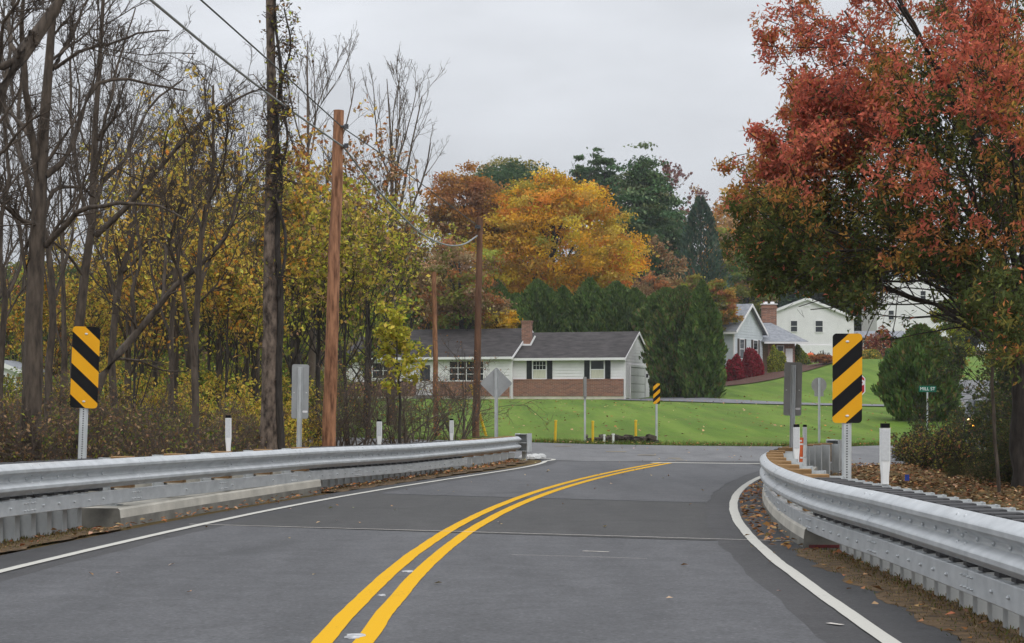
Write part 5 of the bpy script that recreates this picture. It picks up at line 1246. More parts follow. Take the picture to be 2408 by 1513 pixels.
AV = [(.105, .162, .042), (.078, .130, .038), (.145, .192, .050)]; AVW = [3, 3, 1.5]
HP = [(0, .9), (.4, 1.0), (.68, .93), (.84, .68), (.94, .36), (1, .05)]
for i, (u, vt, w_, D, lab) in enumerate(((1296,694,84,135,"hedge evergreen filling the dip left of the lowest pointed one"),(1420,690,90,135,"hedge evergreen filling the dip left of the broad right one"),(1493,688,90,133,"hedge evergreen linking the hedge to the big trio"),(1168,668,82,136,"rounded evergreen at the left end of the hedge by the dark pole"),(1100,690,80,138,"dim evergreen left of the dark pole behind the house roof"),(1265,668,98,134,"second hedge evergreen from the chimney's left, pointed top"),(1325,684,70,135,"lowest pointed hedge evergreen above the roof ridge"),(1388,664,86,134,"tallest pointed hedge evergreen above the roof ridge"),(1450,672,104,133,"broad evergreen at the right end of the hedge over the roof"),(1215,700,70,136,"hedge evergreen directly behind the brick chimney"))):
    cone_tree("arborvitae", lab, u, D, vt-4, 900, w_*1.32, 110+i, AV, AVW, 12000, "evergreen hedge behind the ranch house", .32, prof=HP)
BIG = [(0, .72), (.06, .95), (.3, 1.0), (.6, .93), (.8, .74), (.93, .42), (1, .06)]
AVB = AV+[(.15, .135, .055)]
cone_tree("arborvitae", "massive evergreen touching the garage end of the house", 1568, 131, 684, 930, 160, 121, AVB, [3, 3, 1.5, .8], 19000, None, .34, prof=BIG)
cone_tree("arborvitae", "massive bronze tinged evergreen in the middle of the big trio", 1604, 121, 680, 932, 150, 122, AVB, [2, 2.4, 1, 2], 19000, None, .34, prof=BIG)
cone_tree("arborvitae", "tall pointed evergreen at the right end of the big trio", 1652, 117.5, 668, 925, 94, 123, AVB, [3, 3, 1.5, .5], 17000, None, .34)
# pines with open whorled boughs
def pine(name, label, u, D, vtop, wpx, seed, pc, pw, whorls=13, start=.3, gap=1.0, lsize=.42, group=None, droop=-.05, per=26, lift=.12, tp=2.2):
    rng = np.random.default_rng(seed); x = U2X(u, D); s = D/F; z0 = h(x, D); zt = HC-(vtop-CV)*s-z0; rx = wpx*s/2
    root = thing(name, label, "pine tree", (x, D, z0), 0, group); W = Wood()
    z = np.linspace(-.3, zt, 8); tr = np.stack([np.cumsum(rng.normal(0, .05, 8)), np.cumsum(rng.normal(0, .05, 8)), z], -1)[None]; W.add(tr, (.28*np.linspace(1.1, .1, 8))[None], 8)
    Bs, Rr = [], []
    for k in range(whorls):
        t = start+(1-start)*(k/(whorls-1))**.9*.985; L_ = rx*(1-((t-start)/(1-start))**tp*.88)*rng.uniform(.65, 1.15)
        nb = rng.integers(4, 7); a0 = rng.uniform(0, 6.28)
        for j in range(nb):
            a = a0+j*6.28/nb+rng.normal(0, .25); l = L_*rng.uniform(.6, 1.12); q = np.linspace(0, 1, 6)
            Bs.append(np.stack([np.cos(a)*q*l+np.interp(t*zt, z, tr[0, :, 0]), np.sin(a)*q*l, t*zt+lift*l*q**2+droop*l*q+rng.normal(0, .03, 6)+rng.normal(0, .25)], -1)); Rr.append(.05*np.linspace(1, .25, 6))
    Bs = np.array(Bs); Rr = np.array(Rr); W.add(Bs, Rr, 4)
    S, RS = spawn(rng, Bs, Rr, 9, .25, 1, (50, 12), .34, .5, 4, .05, .12); S[:, :, 2] = S[:, :1, 2]+(S[:, :, 2]-S[:, :1, 2])*.35+.05; W.add(S, np.maximum(RS, .012), 3); W.build("trunk", M_barkd, root)
    C_ = on_twigs(rng, S, per, .1, np.array([.14, .14, .05])); d = unit(rng.normal(size=C_.shape)+np.array([0, 0, .8]))
    foliage("needles", rng, C_, lsize, pal(rng, len(C_), pc, pw, .16), M_needle, root, aspect=.30, dirv=d, dirk=.6); return root
PN = [(.075, .13, .065), (.10, .16, .075), (.14, .19, .09)]
round_tree("pine_tree", "tall green pine peeping over the top of the orange maple", 1418, 205, 352, 520, 82, 131, PN, [3, 3, 1], 95, 70, .36, mat=M_needle, cl=.17, flat=.42, inner=.25, cat="pine tree", taper=-.15, skirt=1)
round_tree("pine_tree", "small dark pine tip left of the tallest pine above the maple", 1366, 208, 368, 520, 62, 132, PN, [3, 2, 1], 70, 70, .36, mat=M_needle, cl=.17, flat=.42, inner=.25, cat="pine tree", taper=.4, skirt=1)
round_tree("pine_tree", "big white pine with tiered boughs right of the orange maple", 1510, 182, 358, 640, 150, 133, PN+[(.17, .19, .09)], [2, 3, 2, 2], 190, 75, .36, mat=M_needle, cl=.19, flat=.26, inner=.15, cat="pine tree", taper=.62, skirt=1, trunk=.3)
round_tree("pine_tree", "second tiered pine half behind the white pine", 1552, 190, 425, 680, 130, 134, PN, [2, 3, 2], 150, 75, .36, mat=M_needle, cl=.2, flat=.26, inner=.15, cat="pine tree", taper=.5, skirt=1, trunk=.3)
cone_tree("spruce_tree", "dark dull spruce above the grey house", 1648, 178, 470, 900, 132, 135, [(.055, .095, .068), (.075, .115, .08), (.12, .13, .095)], [2, 2, 1], 5200, None, .46, prof=[(0, .7), (.3, 1), (.6, .8), (.8, .58), (.93, .36), (1, .1)])
pine("spruce_tree", "dark spruce mass behind the white gable house", 1790, 232, 520, 230, 136, [(.026, .056, .038), (.038, .07, .044)], [1, 1], 24, .05, lsize=.5, tp=1.2, lift=-.05, droop=-.15, per=34)
pine("spruce_tree", "dark spruce behind the white house and red tree", 1900, 236, 540, 240, 137, [(.026, .056, .038), (.038, .07, .044)], [1, 1], 24, .05, lsize=.5, tp=1.2, lift=-.05, droop=-.15, per=34)
pine("spruce_tree", "farthest dark spruce, seen through the red tree's lower boughs", 2010, 240, 530, 240, 138, [(.026, .056, .038), (.038, .07, .044)], [1, 1], 24, .05, lsize=.5, tp=1.2, lift=-.05, droop=-.15, per=30)
def bg_bare(label, u, D, vt, seed, leaf=None, s_=1.0):
    x = U2X(u, D); ht = HC-(vt-CV)*D/F-h(x, D)
    t = generic_tree("hill_tree", label, "tree", None, seed, ht, .16, 4, leaf[0], leaf[1], .32, M_twig, .42, 13, start=.2, keepmin=.6); place(t, x, D, seed*1.7); return t
bg_bare("purplish bare treetop right of the white pine", 1572, 196, 385, 141, ([PUR, (.24, .10, .09)], [2, 1]))
bg_bare("wispy pale orange tree above the dark spruce", 1700, 215, 435, 142, ([(.45, .28, .09), TAN, ORG], [3, 2, 1]))
bg_bare("brownish bare tree between white pine and dark spruce", 1592, 172, 560, 143, ([TAN, BRN, RUST], [2, 2, 1]))
bg_bare("pale orange tree between the dark spruce and the red tree", 1745, 222, 470, 144, ([(.42, .24, .08), TAN, RUST], [2, 2, 1]))
bg_bare("pinkish bare tree behind the tiered pines", 1475, 205, 420, 145, ([PUR, TAN], [1, 1]))
round_tree("tan_tree", "low tan leaved tree right of the orange maple", 1545, 140, 640, 800, 120, 151, [TAN, BRN, RUST], [2, 2, 1], 100, 60, .26, cl=.15)
round_tree("tan_tree", "low orange tree behind the tallest pointed evergreen", 1690, 150, 658, 790, 95, 152, [(.42, .24, .06), OLV, RUST], [2, 2, 1], 100, 60, .24)
round_tree("tan_tree", "olive leaved tree behind the big evergreen trio", 1625, 148, 655, 790, 105, 153, [OLV, YG, BRN], [2, 1, 1], 100, 60, .24)
for i, (u, D, vt, pc, pw, wp, lb) in enumerate(((1478,226,430,[OLV, TAN, PUR],[1,2,2],110,"dull purple tan treetop left of the white pine"),(1600,222,505,[TAN, PUR, BRN],[2,1,1],120,"hazy tan treetop left of the dark dull spruce"),(1712,224,452,[(.62, .42, .14), (.55, .32, .12), TAN],[3,2,1],100,"light golden treetop right of the dark dull spruce"),(1775,226,500,[(.5, .28, .12), TAN, OLV],[2,2,1],130,"orange tan treetop meeting the red tree's left edge"),(1520,200,545,[TAN, BRN, PUR],[2,2,1],120,"brownish tree filling the slope below the white pine"),(1585,205,560,[BRN, RUST, PUR],[2,1,1],110,"dull russet tree left of the dark pointed spruce"),(1705,200,520,[TAN, OLV, ORG],[2,1,1],110,"tan and olive tree right of the dark pointed spruce"),(1755,196,560,[OLV, GRN, BRN],[2,2,1],120,"dull green tree between the spruce and the red tree"),(1400,225,450,[TAN, OLV],[1,1],120,"tan olive treetop behind the orange maple"),(1310,228,420,[OLV, TAN, BRN],[2,1,1],140,"olive treetop between the broad green tree and small pine"))):
    round_tree("slope_tree", lb, u, D, vt, 800, wp, 260+i, pc, pw, 110, 60, .36, cl=.14)
# wooded hill behind everything
protos = []
for i, (pc, pw, nm, lb) in enumerate((([BRN, RUST, TAN], [2, 2, 2], "hill_tree", "rusty brown tree on the wooded hill behind the houses"), ([OLV, GRN, YG], [2, 2, 1], "hill_tree", "olive green tree on the wooded hill behind the houses"), ([(.36, .22, .06), TAN, ORG], [2, 1, 1], "hill_tree", "orange tan tree on the wooded hill behind the houses"), ([(.045, .085, .045), (.06, .105, .05)], [1, 1], "hill_tree", "dark green tree on the wooded hill behind the houses"))):
    t = round_tree(nm, lb, 1204, 260, 640, 880, 150, 160+i, pc, pw, 170, 60, .6, ["rusty trees on the wooded hill", "olive trees on the wooded hill", "orange tan trees on the wooded hill", "dark green trees on the wooded hill"][i], trunk=.3); protos.append(t)
rng = np.random.default_rng(17); k = 0
for row, (D, n, u0, u1, smin) in enumerate(((200, 20, -260, 1120, .9), (235, 26, -200, 2600, .95), (285, 24, -250, 2700, 1.1))):
    for j in range(n):
        u = u0+(u1-u0)*(j+rng.uniform(.1, .9))/n
        if 1690 < u < 2330 and D < 280: pr = protos[3]
        else: pr = protos[rng.choice(4, p=[.36, .28, .22, .14])]
        put(pr, USED, U2X(u, D), D+rng.uniform(-10, 10), rng.uniform(0, 6.28), smin*rng.uniform(.8, 1.1))

# ------------------------------------------------------------------ garden shrubs and small things by the upper houses
def dome(name, label, u, vb, D, wpx, hpx, seed, pc, pw, n=5000, lsize=.16, zb=None, cat="shrub", group=None, flat=1.0):
    rng = np.random.default_rng(seed); x = U2X(u, D); s = D/F; z0 = h(x, D) if zb is None else zb
    root = thing(name, label, cat, (x, D, z0), 0, group); rx = wpx*s/2; ht = HC-(vb-hpx-CV)*s-z0
    W = Wood(); a = np.arange(7)*.9; tip = np.stack([np.cos(a)*rx*.6, np.sin(a)*rx*.6, np.full(7, ht*.7)], -1); W.add(np.stack([np.zeros((7, 3))-np.array([0, 0, .1]), tip*.5+np.array([0, 0, ht*.1]), tip], 1), np.tile(np.array([.05, .035, .015]), (7, 1)), 5); W.build("stems", M_barkd, root)
    d = unit(rng.normal(size=(n, 3))); d[:, 2] = np.abs(d[:, 2])*1.0; ph = rng.uniform(0, 6.28, 3); lump = 1+.09*np.cos(d[:, 0]*5+ph[0])+.09*np.cos(d[:, 1]*5+ph[1])+.07*np.cos(d[:, 2]*7+d[:, 0]*6+ph[2])
    C_ = d**np.array([1, 1, 1])*np.array([rx, rx, ht])*(lump*(.6+.42*rng.random(n)**.45))[:, None]
    foliage("foliage", rng, C_, lsize, pal(rng, n, pc, pw, .2), M_leaf, root, nup=.6, dirv=unit(d+np.array([0, 0, .3])), dirk=.3); return root
dome("burning_bush", "lower dark red shrub beside the big evergreens", 1727, 895, 146, 50, 54, 171, [CRIM, (.20, .02, .03), (.12, .05, .035)], [3, 2, 1], 6000, .17)
dome("burning_bush", "larger bright crimson shrub before the pale grey house", 1766, 884, 147.5, 60, 58, 172, [(.30, .03, .045), CRIM, (.2, .05, .04)], [3, 2, 1], 8000, .17)
dome("round_shrub", "yellowish green round shrub right of the crimson shrub", 1826, 872, 150, 46, 50, 173, [YG, OLV, GRN], [2, 2, 1], 5000, .17)
dome("round_shrub", "olive round shrub before the white gable house", 1878, 862, 158, 52, 44, 174, [OLV, GRN, YG], [2, 2, 1], 5000, .17)
round_tree("weeping_maple", "small russet weeping maple on the upper lawn left of the marker", 1934, 150, 835, 872, 52, 175, [RUST, BRN, (.34, .14, .06)], [2, 1, 2], 60, 60, .16, trunk=.05)
dome("red_shrub", "sparse red bush before the brick wing on the right", 2070, 838, 168, 75, 62, 176, [(.26, .05, .035), RUST, BRN], [2, 1, 1], 1600, .26)
dome("round_shrub", "dark green low shrub under the brick wing", 2105, 850, 160, 44, 34, 177, [GRN, DGR], [1, 1], 3000, .2)
dome("round_shrub", "mixed yellow and olive flower shrub behind the right marker", 2045, 848, 158, 60, 24, 178, [GRN, GOLD, OLV], [2, 2, 1], 2600, .18)
rng = np.random.default_rng(9)
for i, (u, v, r_) in enumerate(((1906,851,.34),(1897,853,.25))):
    p = P(u, v, 172); root = thing("pumpkin", ["larger orange pumpkin on the lawn before the white house", "smaller orange pumpkin left of the larger pumpkin"][i], "pumpkin", (p.x, p.y, h(p.x, p.y)))
    mb = MB(); n = 20; vs = []; fs = []
    for j in range(9):
        th = math.pi*j/8
        for k in range(n): rr_ = r_*(1+.09*abs(math.cos(k*math.pi*5/n))); vs.append((rr_*math.sin(th)*math.cos(k*6.283/n), rr_*math.sin(th)*math.sin(k*6.283/n), r_*.8+r_*.8*math.cos(th)))
    for j in range(8):
        for k in range(n): k2 = (k+1) % n; fs.append((j*n+k, (j+1)*n+k, (j+1)*n+k2, j*n+k2))
    mb.add(vs, fs); mb.build("body", M_orange, root, smooth=True); mb = MB(); mb.tube([(0, 0, r_*1.55), (.03, 0, r_*1.95)], [.05, .03], 6); mb.build("stalk", M_barkd, root)
# mulch bed with stone edging
pts = [(1698,912,138),(1800,893,140),(1868,872,144),(1955,858,150),(1960,846,166),(1860,862,160),(1790,872,155),(1720,880,152)]
V = []
for (u, v, D) in pts: x = U2X(u, D); V.append((x, D))
cx, cy = np.mean(V, 0); vs = [(cx, cy, h(cx, cy)+.12)]; n = 64; vq, _ = spline(V+[V[0]], .5)
for (x, y) in vq: vs.append((x, y, h(x, y)+.07))
mb = MB(); mb.add(vs, [(0, i, i+1) for i in range(1, len(vs)-1)]); struct(mb.build("mulch_bed", M_mulch))

# ------------------------------------------------------------------ right hand trees
def red_tree():
    rng = np.random.default_rng(201); D = 30.0; base = P(2392, 1130, D); base.z = -.1
    root = thing("red_tree", "large tree at the right turning red above and green below", "tree", base); W = Wood(); KK = 12; Ls, Rs = [], []
    limbs = [([(2404,1150),(2402,1000),(2406,880),(2412,760),(2422,640)], (54, 38), 0),
        ([(2396,800),(2330,700),(2230,640),(2120,600),(1960,550),(1775,480)], (26, 5), -2.0), ([(2396,780),(2300,640),(2180,520),(2040,400),(1900,300),(1800,240)], (28, 5), -1.0),
        ([(2400,760),(2320,560),(2200,400),(2080,240),(1950,120),(1850,30)], (28, 5), .5), ([(2404,720),(2360,500),(2270,300),(2180,120),(2080,-60),(2010,-180)], (28, 6), -1.5),
        ([(2410,700),(2400,450),(2360,220),(2320,20),(2290,-160)], (28, 6), -3), ([(2412,680),(2440,420),(2460,200),(2470,-60)], (26, 6), -2),
        ([(2394,860),(2310,770),(2210,720),(2100,690),(1980,668),(1800,660)], (22, 4), 1.0), ([(2394,840),(2320,730),(2230,620),(2110,500),(1960,420),(1760,345)], (22, 4), 2.5),
        ([(2398,790),(2280,620),(2150,560),(2000,490),(1860,430),(1745,385)], (22, 4), 1.2),
        ([(2392,860),(2330,760),(2250,680),(2160,640),(2060,640),(1985,690)], (13, 3), -3.5), ([(2440,520),(2395,610),(2358,720),(2345,800)], (14, 3), -4), ([(2450,600),(2405,690),(2385,790)], (14, 3), -5), ([(2400,740),(2300,480),(2180,280),(2060,120),(1960,0),(1890,-100)], (22, 5), 2.5),
        ([(2396,790),(2290,700),(2160,610),(2020,590),(1880,590),(1755,570)], (18, 4), -3.2), ([(2404,700),(2330,420),(2230,200),(2120,20),(2050,-120)], (20, 5), -4),
        ([(2408,690),(2380,400),(2300,150),(2240,-60)], (20, 5), 3), ([(2396,810),(2360,690),(2320,560),(2280,420),(2220,320)], (15, 4), -5), ([(2396,820),(2350,640),(2260,480),(2140,380),(2010,330),(1900,340)], (18, 4), -2.6),
        ([(2392,870),(2260,750),(2100,680),(1930,640),(1760,625)], (18, 4), -1.5), ([(2394,850),(2280,720),(2120,640),(1960,610),(1750,520)], (18, 4), 3.0), ([(2400,750),(2400,560),(2380,360),(2340,160)], (16, 4), -5), ([(2402,740),(2420,520),(2400,300),(2390,100)], (16, 4), 3.5), ([(2398,800),(2370,650),(2350,520),(2330,420)], (14, 4), 4),
        ([(2150,545),(2020,480),(1890,420),(1745,350)], (9, 3), -.5), ([(2200,610),(2040,560),(1900,500),(1742,440)], (9, 3), .5), ([(2150,600),(2020,560),(1880,540),(1748,540)], (9, 3), 1.0), ([(2170,640),(2030,620),(1900,600),(1752,600)], (9, 3), 0), ([(2100,440),(1990,390),(1880,360),(1760,330)], (9, 3), -1.5), ([(2200,660),(2080,660),(1930,650),(1780,655)], (9, 3), -1), ([(2230,380),(2120,290),(2000,230),(1850,200)], (10, 3), -2), ([(2210,480),(2080,330),(1960,230),(1840,150)], (10, 3), 1)]
    for li, (pts, (w0, w1), dd) in enumerate(limbs):
        n = len(pts); p3 = [P(u, v, D+dd*(i/(n-1)))-base for i, (u, v) in enumerate(pts)]; q, r_ = resample([tuple(p) for p in p3], np.linspace(w0/2, w1/2, n)*D/F*(1 if li == 0 else .66), KK); q[1:] += rng.normal(0, .02, (KK-1, 3)); Ls.append(q); Rs.append(r_)
    Ls, Rs = np.array(Ls), np.array(Rs); W.add(Ls[:1], Rs[:1], 10); W.add(Ls[1:, :10], Rs[1:, :10], 9)
    bound = lambda Q, m: (Q[:, -1, 0]+base.x) > np.interp(Q[:, -1, 2]+base.z, [2.6, 3.0, 3.4, 4.0, 4.9, 5.6, 5.9, 6.3, 7.2, 7.9, 10], [5.0, 3.9, 3.75, 3.7, 3.65, 3.75, 4.2, 4.35, 4.1, 4.05, 4.6])+m
    A, RA = spawn(rng, Ls[1:], Rs[1:], 15, .22, 1, (34, 12), .32, .45, 6, .08, .10, rmax=.026); ok = bound(A, -.1); A = A[ok]; RA = RA[ok]; W.add(A, np.maximum(RA, .007), 4)
    B_, RB = spawn(rng, A, RA, 7, .15, 1, (38, 13), .5, .55, 5, .03, .13)
    C3, RC = spawn(rng, B_, RB, 4, .15, 1, (40, 14), .55, .6, 4, -.05, .15)
    T = C3; up_ = T[:, -1]+np.array(base)
    inside = up_[:, 0] > np.interp(up_[:, 2], [2.6, 3.0, 3.4, 4.0, 4.9, 5.6, 5.9, 6.3, 7.2, 7.9, 10], [5.0, 3.9, 3.75, 3.7, 3.65, 3.75, 4.2, 4.35, 4.1, 4.05, 4.6])+rng.normal(0, .12, len(T))
    # the tree has turned from the outside in: red top and outer shoots, green inside and below
    zz = up_[:, 2]; hor = np.hypot(up_[:, 0]-base.x, up_[:, 1]-base.y)
    ph = rng.uniform(0, 6.28, 6); nse = .8*np.sin(up_[:, 0]*1.5+ph[0]+1.1*np.sin(zz*.9))*np.sin(zz*1.6+ph[1])+.7*np.sin(up_[:, 1]*1.9+zz*1.2+ph[2])+.3*np.sin(up_[:, 0]*3.4+zz*2.9+ph[3])
    front = np.clip((29.0-up_[:, 1])/3.5, -1, 1.2)
    score = (zz-5.2)*.26+nse*.62+(hor-3.2)*.26*(zz > 3.9)+front*.35+rng.normal(0, .16, len(T))-.55*(zz < 3.6)*(hor > 2)
    xs = up_[:, 0]*30/up_[:, 1]; zs = 1.38+(zz-1.38)*30/up_[:, 1]
    zm = np.interp(xs, [4.0, 5.1, 5.3, 5.8, 5.9, 7.2, 7.5], [3.12, 3.12, 2.72, 2.8, 3.5, 3.45, 2.0])
    keep = np.where(zs < zm, .03, np.where(nse < -.85, .66, .86)); keep = (rng.random(len(T)) < keep) & inside
    def clear(Q):      # few twigs hang below the raised skirt of the crown
        t = Q[:, -1]+np.array(base); x_ = t[:, 0]*30/t[:, 1]; z_ = 1.38+(t[:, 2]-1.38)*30/t[:, 1]
        return (z_ > np.interp(x_, [4.0, 5.1, 5.3, 5.8, 5.9, 7.2, 7.5], [3.12, 3.12, 2.72, 2.8, 3.5, 3.45, 2.0])) | (rng.random(len(Q)) < .12)
    ib = bound(B_, 0) & clear(B_); inside &= clear(C3)
    W.add(B_[ib], np.maximum(RB, .0045)[ib], 3); W.add(C3[inside], np.maximum(RC, .003)[inside], 3); W.build("trunk", M_barkd, root)
    cols = [np.array([.105, .130, .042]), np.array([.22, .195, .052]), np.array([.46, .25, .065]), np.array([.58, .24, .09]), np.array([.60, .175, .11])]
    ths = [-9, -.22, .06, .32, .58]; cl_ = np.zeros((len(T), 3))
    for c, t_ in zip(cols, ths): cl_[score >= t_] = c
    T2 = T[keep]; c2 = cl_[keep]; per = 13
    C_ = on_twigs(rng, T2, per, .0, .055); cc_ = np.repeat(c2, per, 0)
    swap = rng.random(len(cc_)) < .10; cc_[swap] = np.array(cols)[rng.integers(0, 5, swap.sum())]
    cc_ = np.clip(cc_*np.exp(rng.normal(0, .2, (len(cc_), 1)))*np.exp(rng.normal(0, .06, (len(cc_), 3))), .003, .9)
    foliage("crown", rng, C_, .092, cc_, M_leaf, root, aspect=.40, dirv=np.tile(np.array([-.25, 0, -.55]), (len(C_), 1)), dirk=.5, nup=.8)
red_tree()
cone_tree("round_arborvitae", "large rounded green bush in the lawn left of the street sign", 2165, 78, 770, 992, 166, 211, AV+[(.16, .12, .045)], [3, 3, 1.5, .8], 14000, None, .26, prof=[(0, .62), (.1, .9), (.35, 1.0), (.62, .93), (.8, .66), (.92, .34), (1, .08)])
round_tree("yellow_tuft_tree", "thin yellow green tree behind the rounded bush", 2235, 84, 700, 900, 110, 212, [YG, OLV, GRN], [2, 2, 1], 90, 50, .2, trunk=.08)
GT = "tangled dark shrubs at the right behind the guardrail"
DKL = [(.075, .095, .035), (.12, .12, .035), (.15, .10, .045), (.05, .07, .03)]
pt = [bush("dark_shrub", "tangled dark olive shrub crowding the ground at the right", 0, 0, 2.4, 2.0, 220+i, (3, DKL, [3, 2, 1.5, 3], .085), M_barkd, 18, GT, 7, 5, .15, .02, .05) for i in range(2)]
for i, (u, D, vt) in enumerate(((2150,44,1045),(2185,46,1030),(2195,43,1015),(2205,47,1000),(2262,41,1030),(2300,44,1035),(2330,41,1030),(2470,43,930),(2470,40,860),(2318,37,1050),(2450,36,985),(2500,50,900),(2540,52,780),(2560,46,800),(2215,52,1010),(2360,33,1040),(2420,31,980),(2520,47,830),(2345,34,1090),(2440,66,700),(2215,37,1050),(2180,39,1060),(2250,34,1060),(2300,33,1062),(2370,31.5,1045),(2450,31,985),(2500,34,910),(2560,34,860),(2540,38,820),(2140,41,1065),(2270,38,1045))):
    x = U2X(u, D); put(pt[i % 2], USED, x, D, i*1.3, (HC-(vt-CV)*D/F-h(x, D))/2.5*(.74 if u < 2350 else 1.0))
for i, (u, D, ht, wd, n_, lab) in enumerate(((2222,43,1.75,1.0,1,"sparse twiggy olive shrub right of the street sign"),(2180,45,1.15,1.1,2,"low dark green shrub at the foot of the street sign"),(2345,42,1.9,1.0,2,"upright dark shrub just right of the car's lights"),(2262,40,1.15,.9,1,"thin twiggy shrub below the car's lights"),(2375,45,2.6,1.4,3,"tall dark shrub behind the leaning sapling"))):
    bush("twiggy_shrub", lab, U2X(u, D), D, ht*.72, wd, 290+i, (n_, DKL, [3, 2, 1, 3], .085), M_barkd, 11, None, 6, 4, .22, .016)
cone_tree("dark_yew", "very dark evergreen at the right edge behind the red tree trunk", 2425, 47, 600, 1100, 150, 231, [(.026, .042, .02), (.036, .056, .024)], [1, 1], 9000, None, .2)
hero("bare_sapling", "thin grey sapling leaning across the dark right edge", 27.5, [([(2352,1130),(2338,960),(2330,820),(2347,680),(2366,560),(2362,520)], (9, 4), 0), ([(2345,680),(2352,760),(2372,840)], (5, 3), 0), ([(2331,810),(2290,760),(2270,720)], (5, 2), 0)], 232, n1=2, n2=2, n3=2, n4=2, l1=.3)
for i, (u, D, s) in enumerate(((2155,41,.34),(2190,38,.36),(2240,36,.40),(2130,43,.30))):
    b_ = bush("dry_weed", "small olive brown weed clump on the leafy bank right of the marker", U2X(u, D), D, 2.0*s*1.05, 1.4*s, 240+i, (1, [OLV, BRN, (.10, .11, .04), RUST], [3, 2, 3, .6], .06), M_barkd, 22, "dry weed clumps on the right bank", 5, 4, .2, .006)

# the car waiting behind the bushes
def car():
    p = P(2330, 1030, 62.5); g = .06
    root = thing("parked_car", "grey car with glowing lights half hidden behind the right bushes", "car", (p.x, 62.5, g), R(-14))
    prof = [(-.0, .38), (.02, .62), (.12, .78), (1.05, .92), (1.75, 1.38), (3.0, 1.44), (3.85, 1.02), (4.4, .95), (4.5, .55), (4.45, .34)]
    mb = MB(); secs = []
    for k, sx in enumerate((-.88, -.80, 0, .80, .88)):
        inset = 0 if abs(sx) < .85 else .04
        secs.append([(sx*(1-.16*max(0, (z-.95)/.5)), y, z-inset*(z > .5)) for y, z in prof])
    vs = [v for s_ in secs for v in s_]; n = len(prof); fs = [(i*n+j, i*n+(j+1) % n, (i+1)*n+(j+1) % n, (i+1)*n+j) for i in range(4) for j in range(n)] + [tuple(range(n)), tuple(range(5*n-1, 4*n-1, -1))]
    mb.add(vs, fs); mb.build("body", M_car, root, bevel=.03)
    mb = MB(); mb.prism([(-.62, 0), (.62, 0), (.56, 1), (-.56, 1)], lambda a, b, d: (a, 1.14+.55*b-.03*d, .985+.36*b+.02*d), 0, 1); mb.build("windscreen", M_glass, root)
    for q in (-1, 1):
        mb = MB(); mb.prism([(1.5, .96), (1.9, 1.33), (2.95, 1.37), (3.5, 1.02)], lambda a, b, d: (q*(.84-.10*(b-.96)/.4+d), a, b), -.01, .012); mb.build("side_window", M_glass, root)
        mb = MB(); mb.ball((q*.62, .05, .72), .11, 10, 6, (1.3, .5, .7)); mb.build("headlight", M_head, root, smooth=True)
        mb = MB(); mb.ball((q*.54, .0, .52), .09, 10, 6, (1.2, .5, .8)); mb.build("indicator", M_amber, root, smooth=True)
        for y in (.85, 3.55):
            mb = MB(); mb.tube([(q*.70, y, .32), (q*.90, y, .32)], .32, 18); wl = mb.build("wheel", M_tyre, root); mb = MB(); mb.tube([(q*.895, y, .32), (q*.915, y, .32)], .2, 12); mb.build("rim", M_bolt, wl)
    mb = MB(); mb.box((-.5, -.02, .46), (.5, .03, .60)); mb.build("grille", M_dark, root)
car()
# blue utility flag
p = P(2133, 1140, 30.5); root = thing("marker_flag", "tiny blue utility flag in the dry leaves right of the white delineator", "flag", (p.x, p.y, h(p.x, p.y)))
mb = MB(); mb.tube([(0, 0, -.05), (0, 0, .21)], .005, 5); mb.build("stake", M_wire, root); mb = MB(); mb.box((-.035, -.002, .10), (.035, .002, .20)); mb.build("flag", M_blue, root)

# ------------------------------------------------------------------ leaf litter and verge grass
def scatter(name, rng, xy, size, pc, pw, zoff=.02, lift=.02, aspect=.6, kind='stuff', zfn=None):
    z = (H(xy[:, 0], xy[:, 1]) if zfn is None else zfn)+zoff+rng.random(len(xy))*lift
    C_ = np.column_stack([xy, z]); V, Fq = leaf_quads(rng, C_, size, aspect=aspect, nup=3.2, dirv=unit(np.column_stack([rng.normal(size=(len(xy), 2)), rng.normal(0, .12, len(xy))])), dirk=.8)
    o = np_mesh(name, V, Fq, M_litter, cols=np.repeat(pal(rng, len(xy), pc, pw, .25), 4, 0)); o['kind'] = kind; return o
rng = np.random.default_rng(301)
def along(Rl, y0, y1, n, d0, d1, conc=1.0):
    a = rng.uniform(Rl.s_of_y(y0), Rl.s_of_y(y1), n); d = d0+(d1-d0)*rng.random(n)**conc
    qx = np.interp(a, Rl.s, Rl.q[:, 0]); qy = np.interp(a, Rl.s, Rl.q[:, 1]); nx = np.interp(a, Rl.s, Rl.n[:, 0]); ny = np.interp(a, Rl.s, Rl.n[:, 1]); return np.column_stack([qx+nx*d, qy+ny*d])
LP = [RUST, (.40, .20, .09), BRN, TAN, (.36, .16, .08)]; LPW = [2, 3, 2, 2, 2]
xy = np.concatenate([along(RR, 17.2, 33, 330, .34, .02, 1.4), along(RR, 8, 17, 40, .30, -.2), along(RL, 19, 28, 110, .42, .08, 1.3), along(RL, 28, 43, 380, .26, -.15), along(RL, 12, 20, 50, .30, -.2)])
scatter("fallen_leaves", rng, xy, .075, LP, LPW, .02, .03, zfn=np.zeros(len(xy)))
xy = np.concatenate([np.column_stack([rng.uniform(-3.4, 3.0, 70), rng.uniform(12, 42, 70)]), np.column_stack([rng.uniform(3, 9, 60), rng.uniform(42, 52, 60)])]); scatter("scattered_leaves", rng, xy, .06, [TAN, (.4, .3, .22), BRN], [2, 2, 1], .015, .01, zfn=np.maximum(H(xy[:, 0], xy[:, 1])+.02, .0))
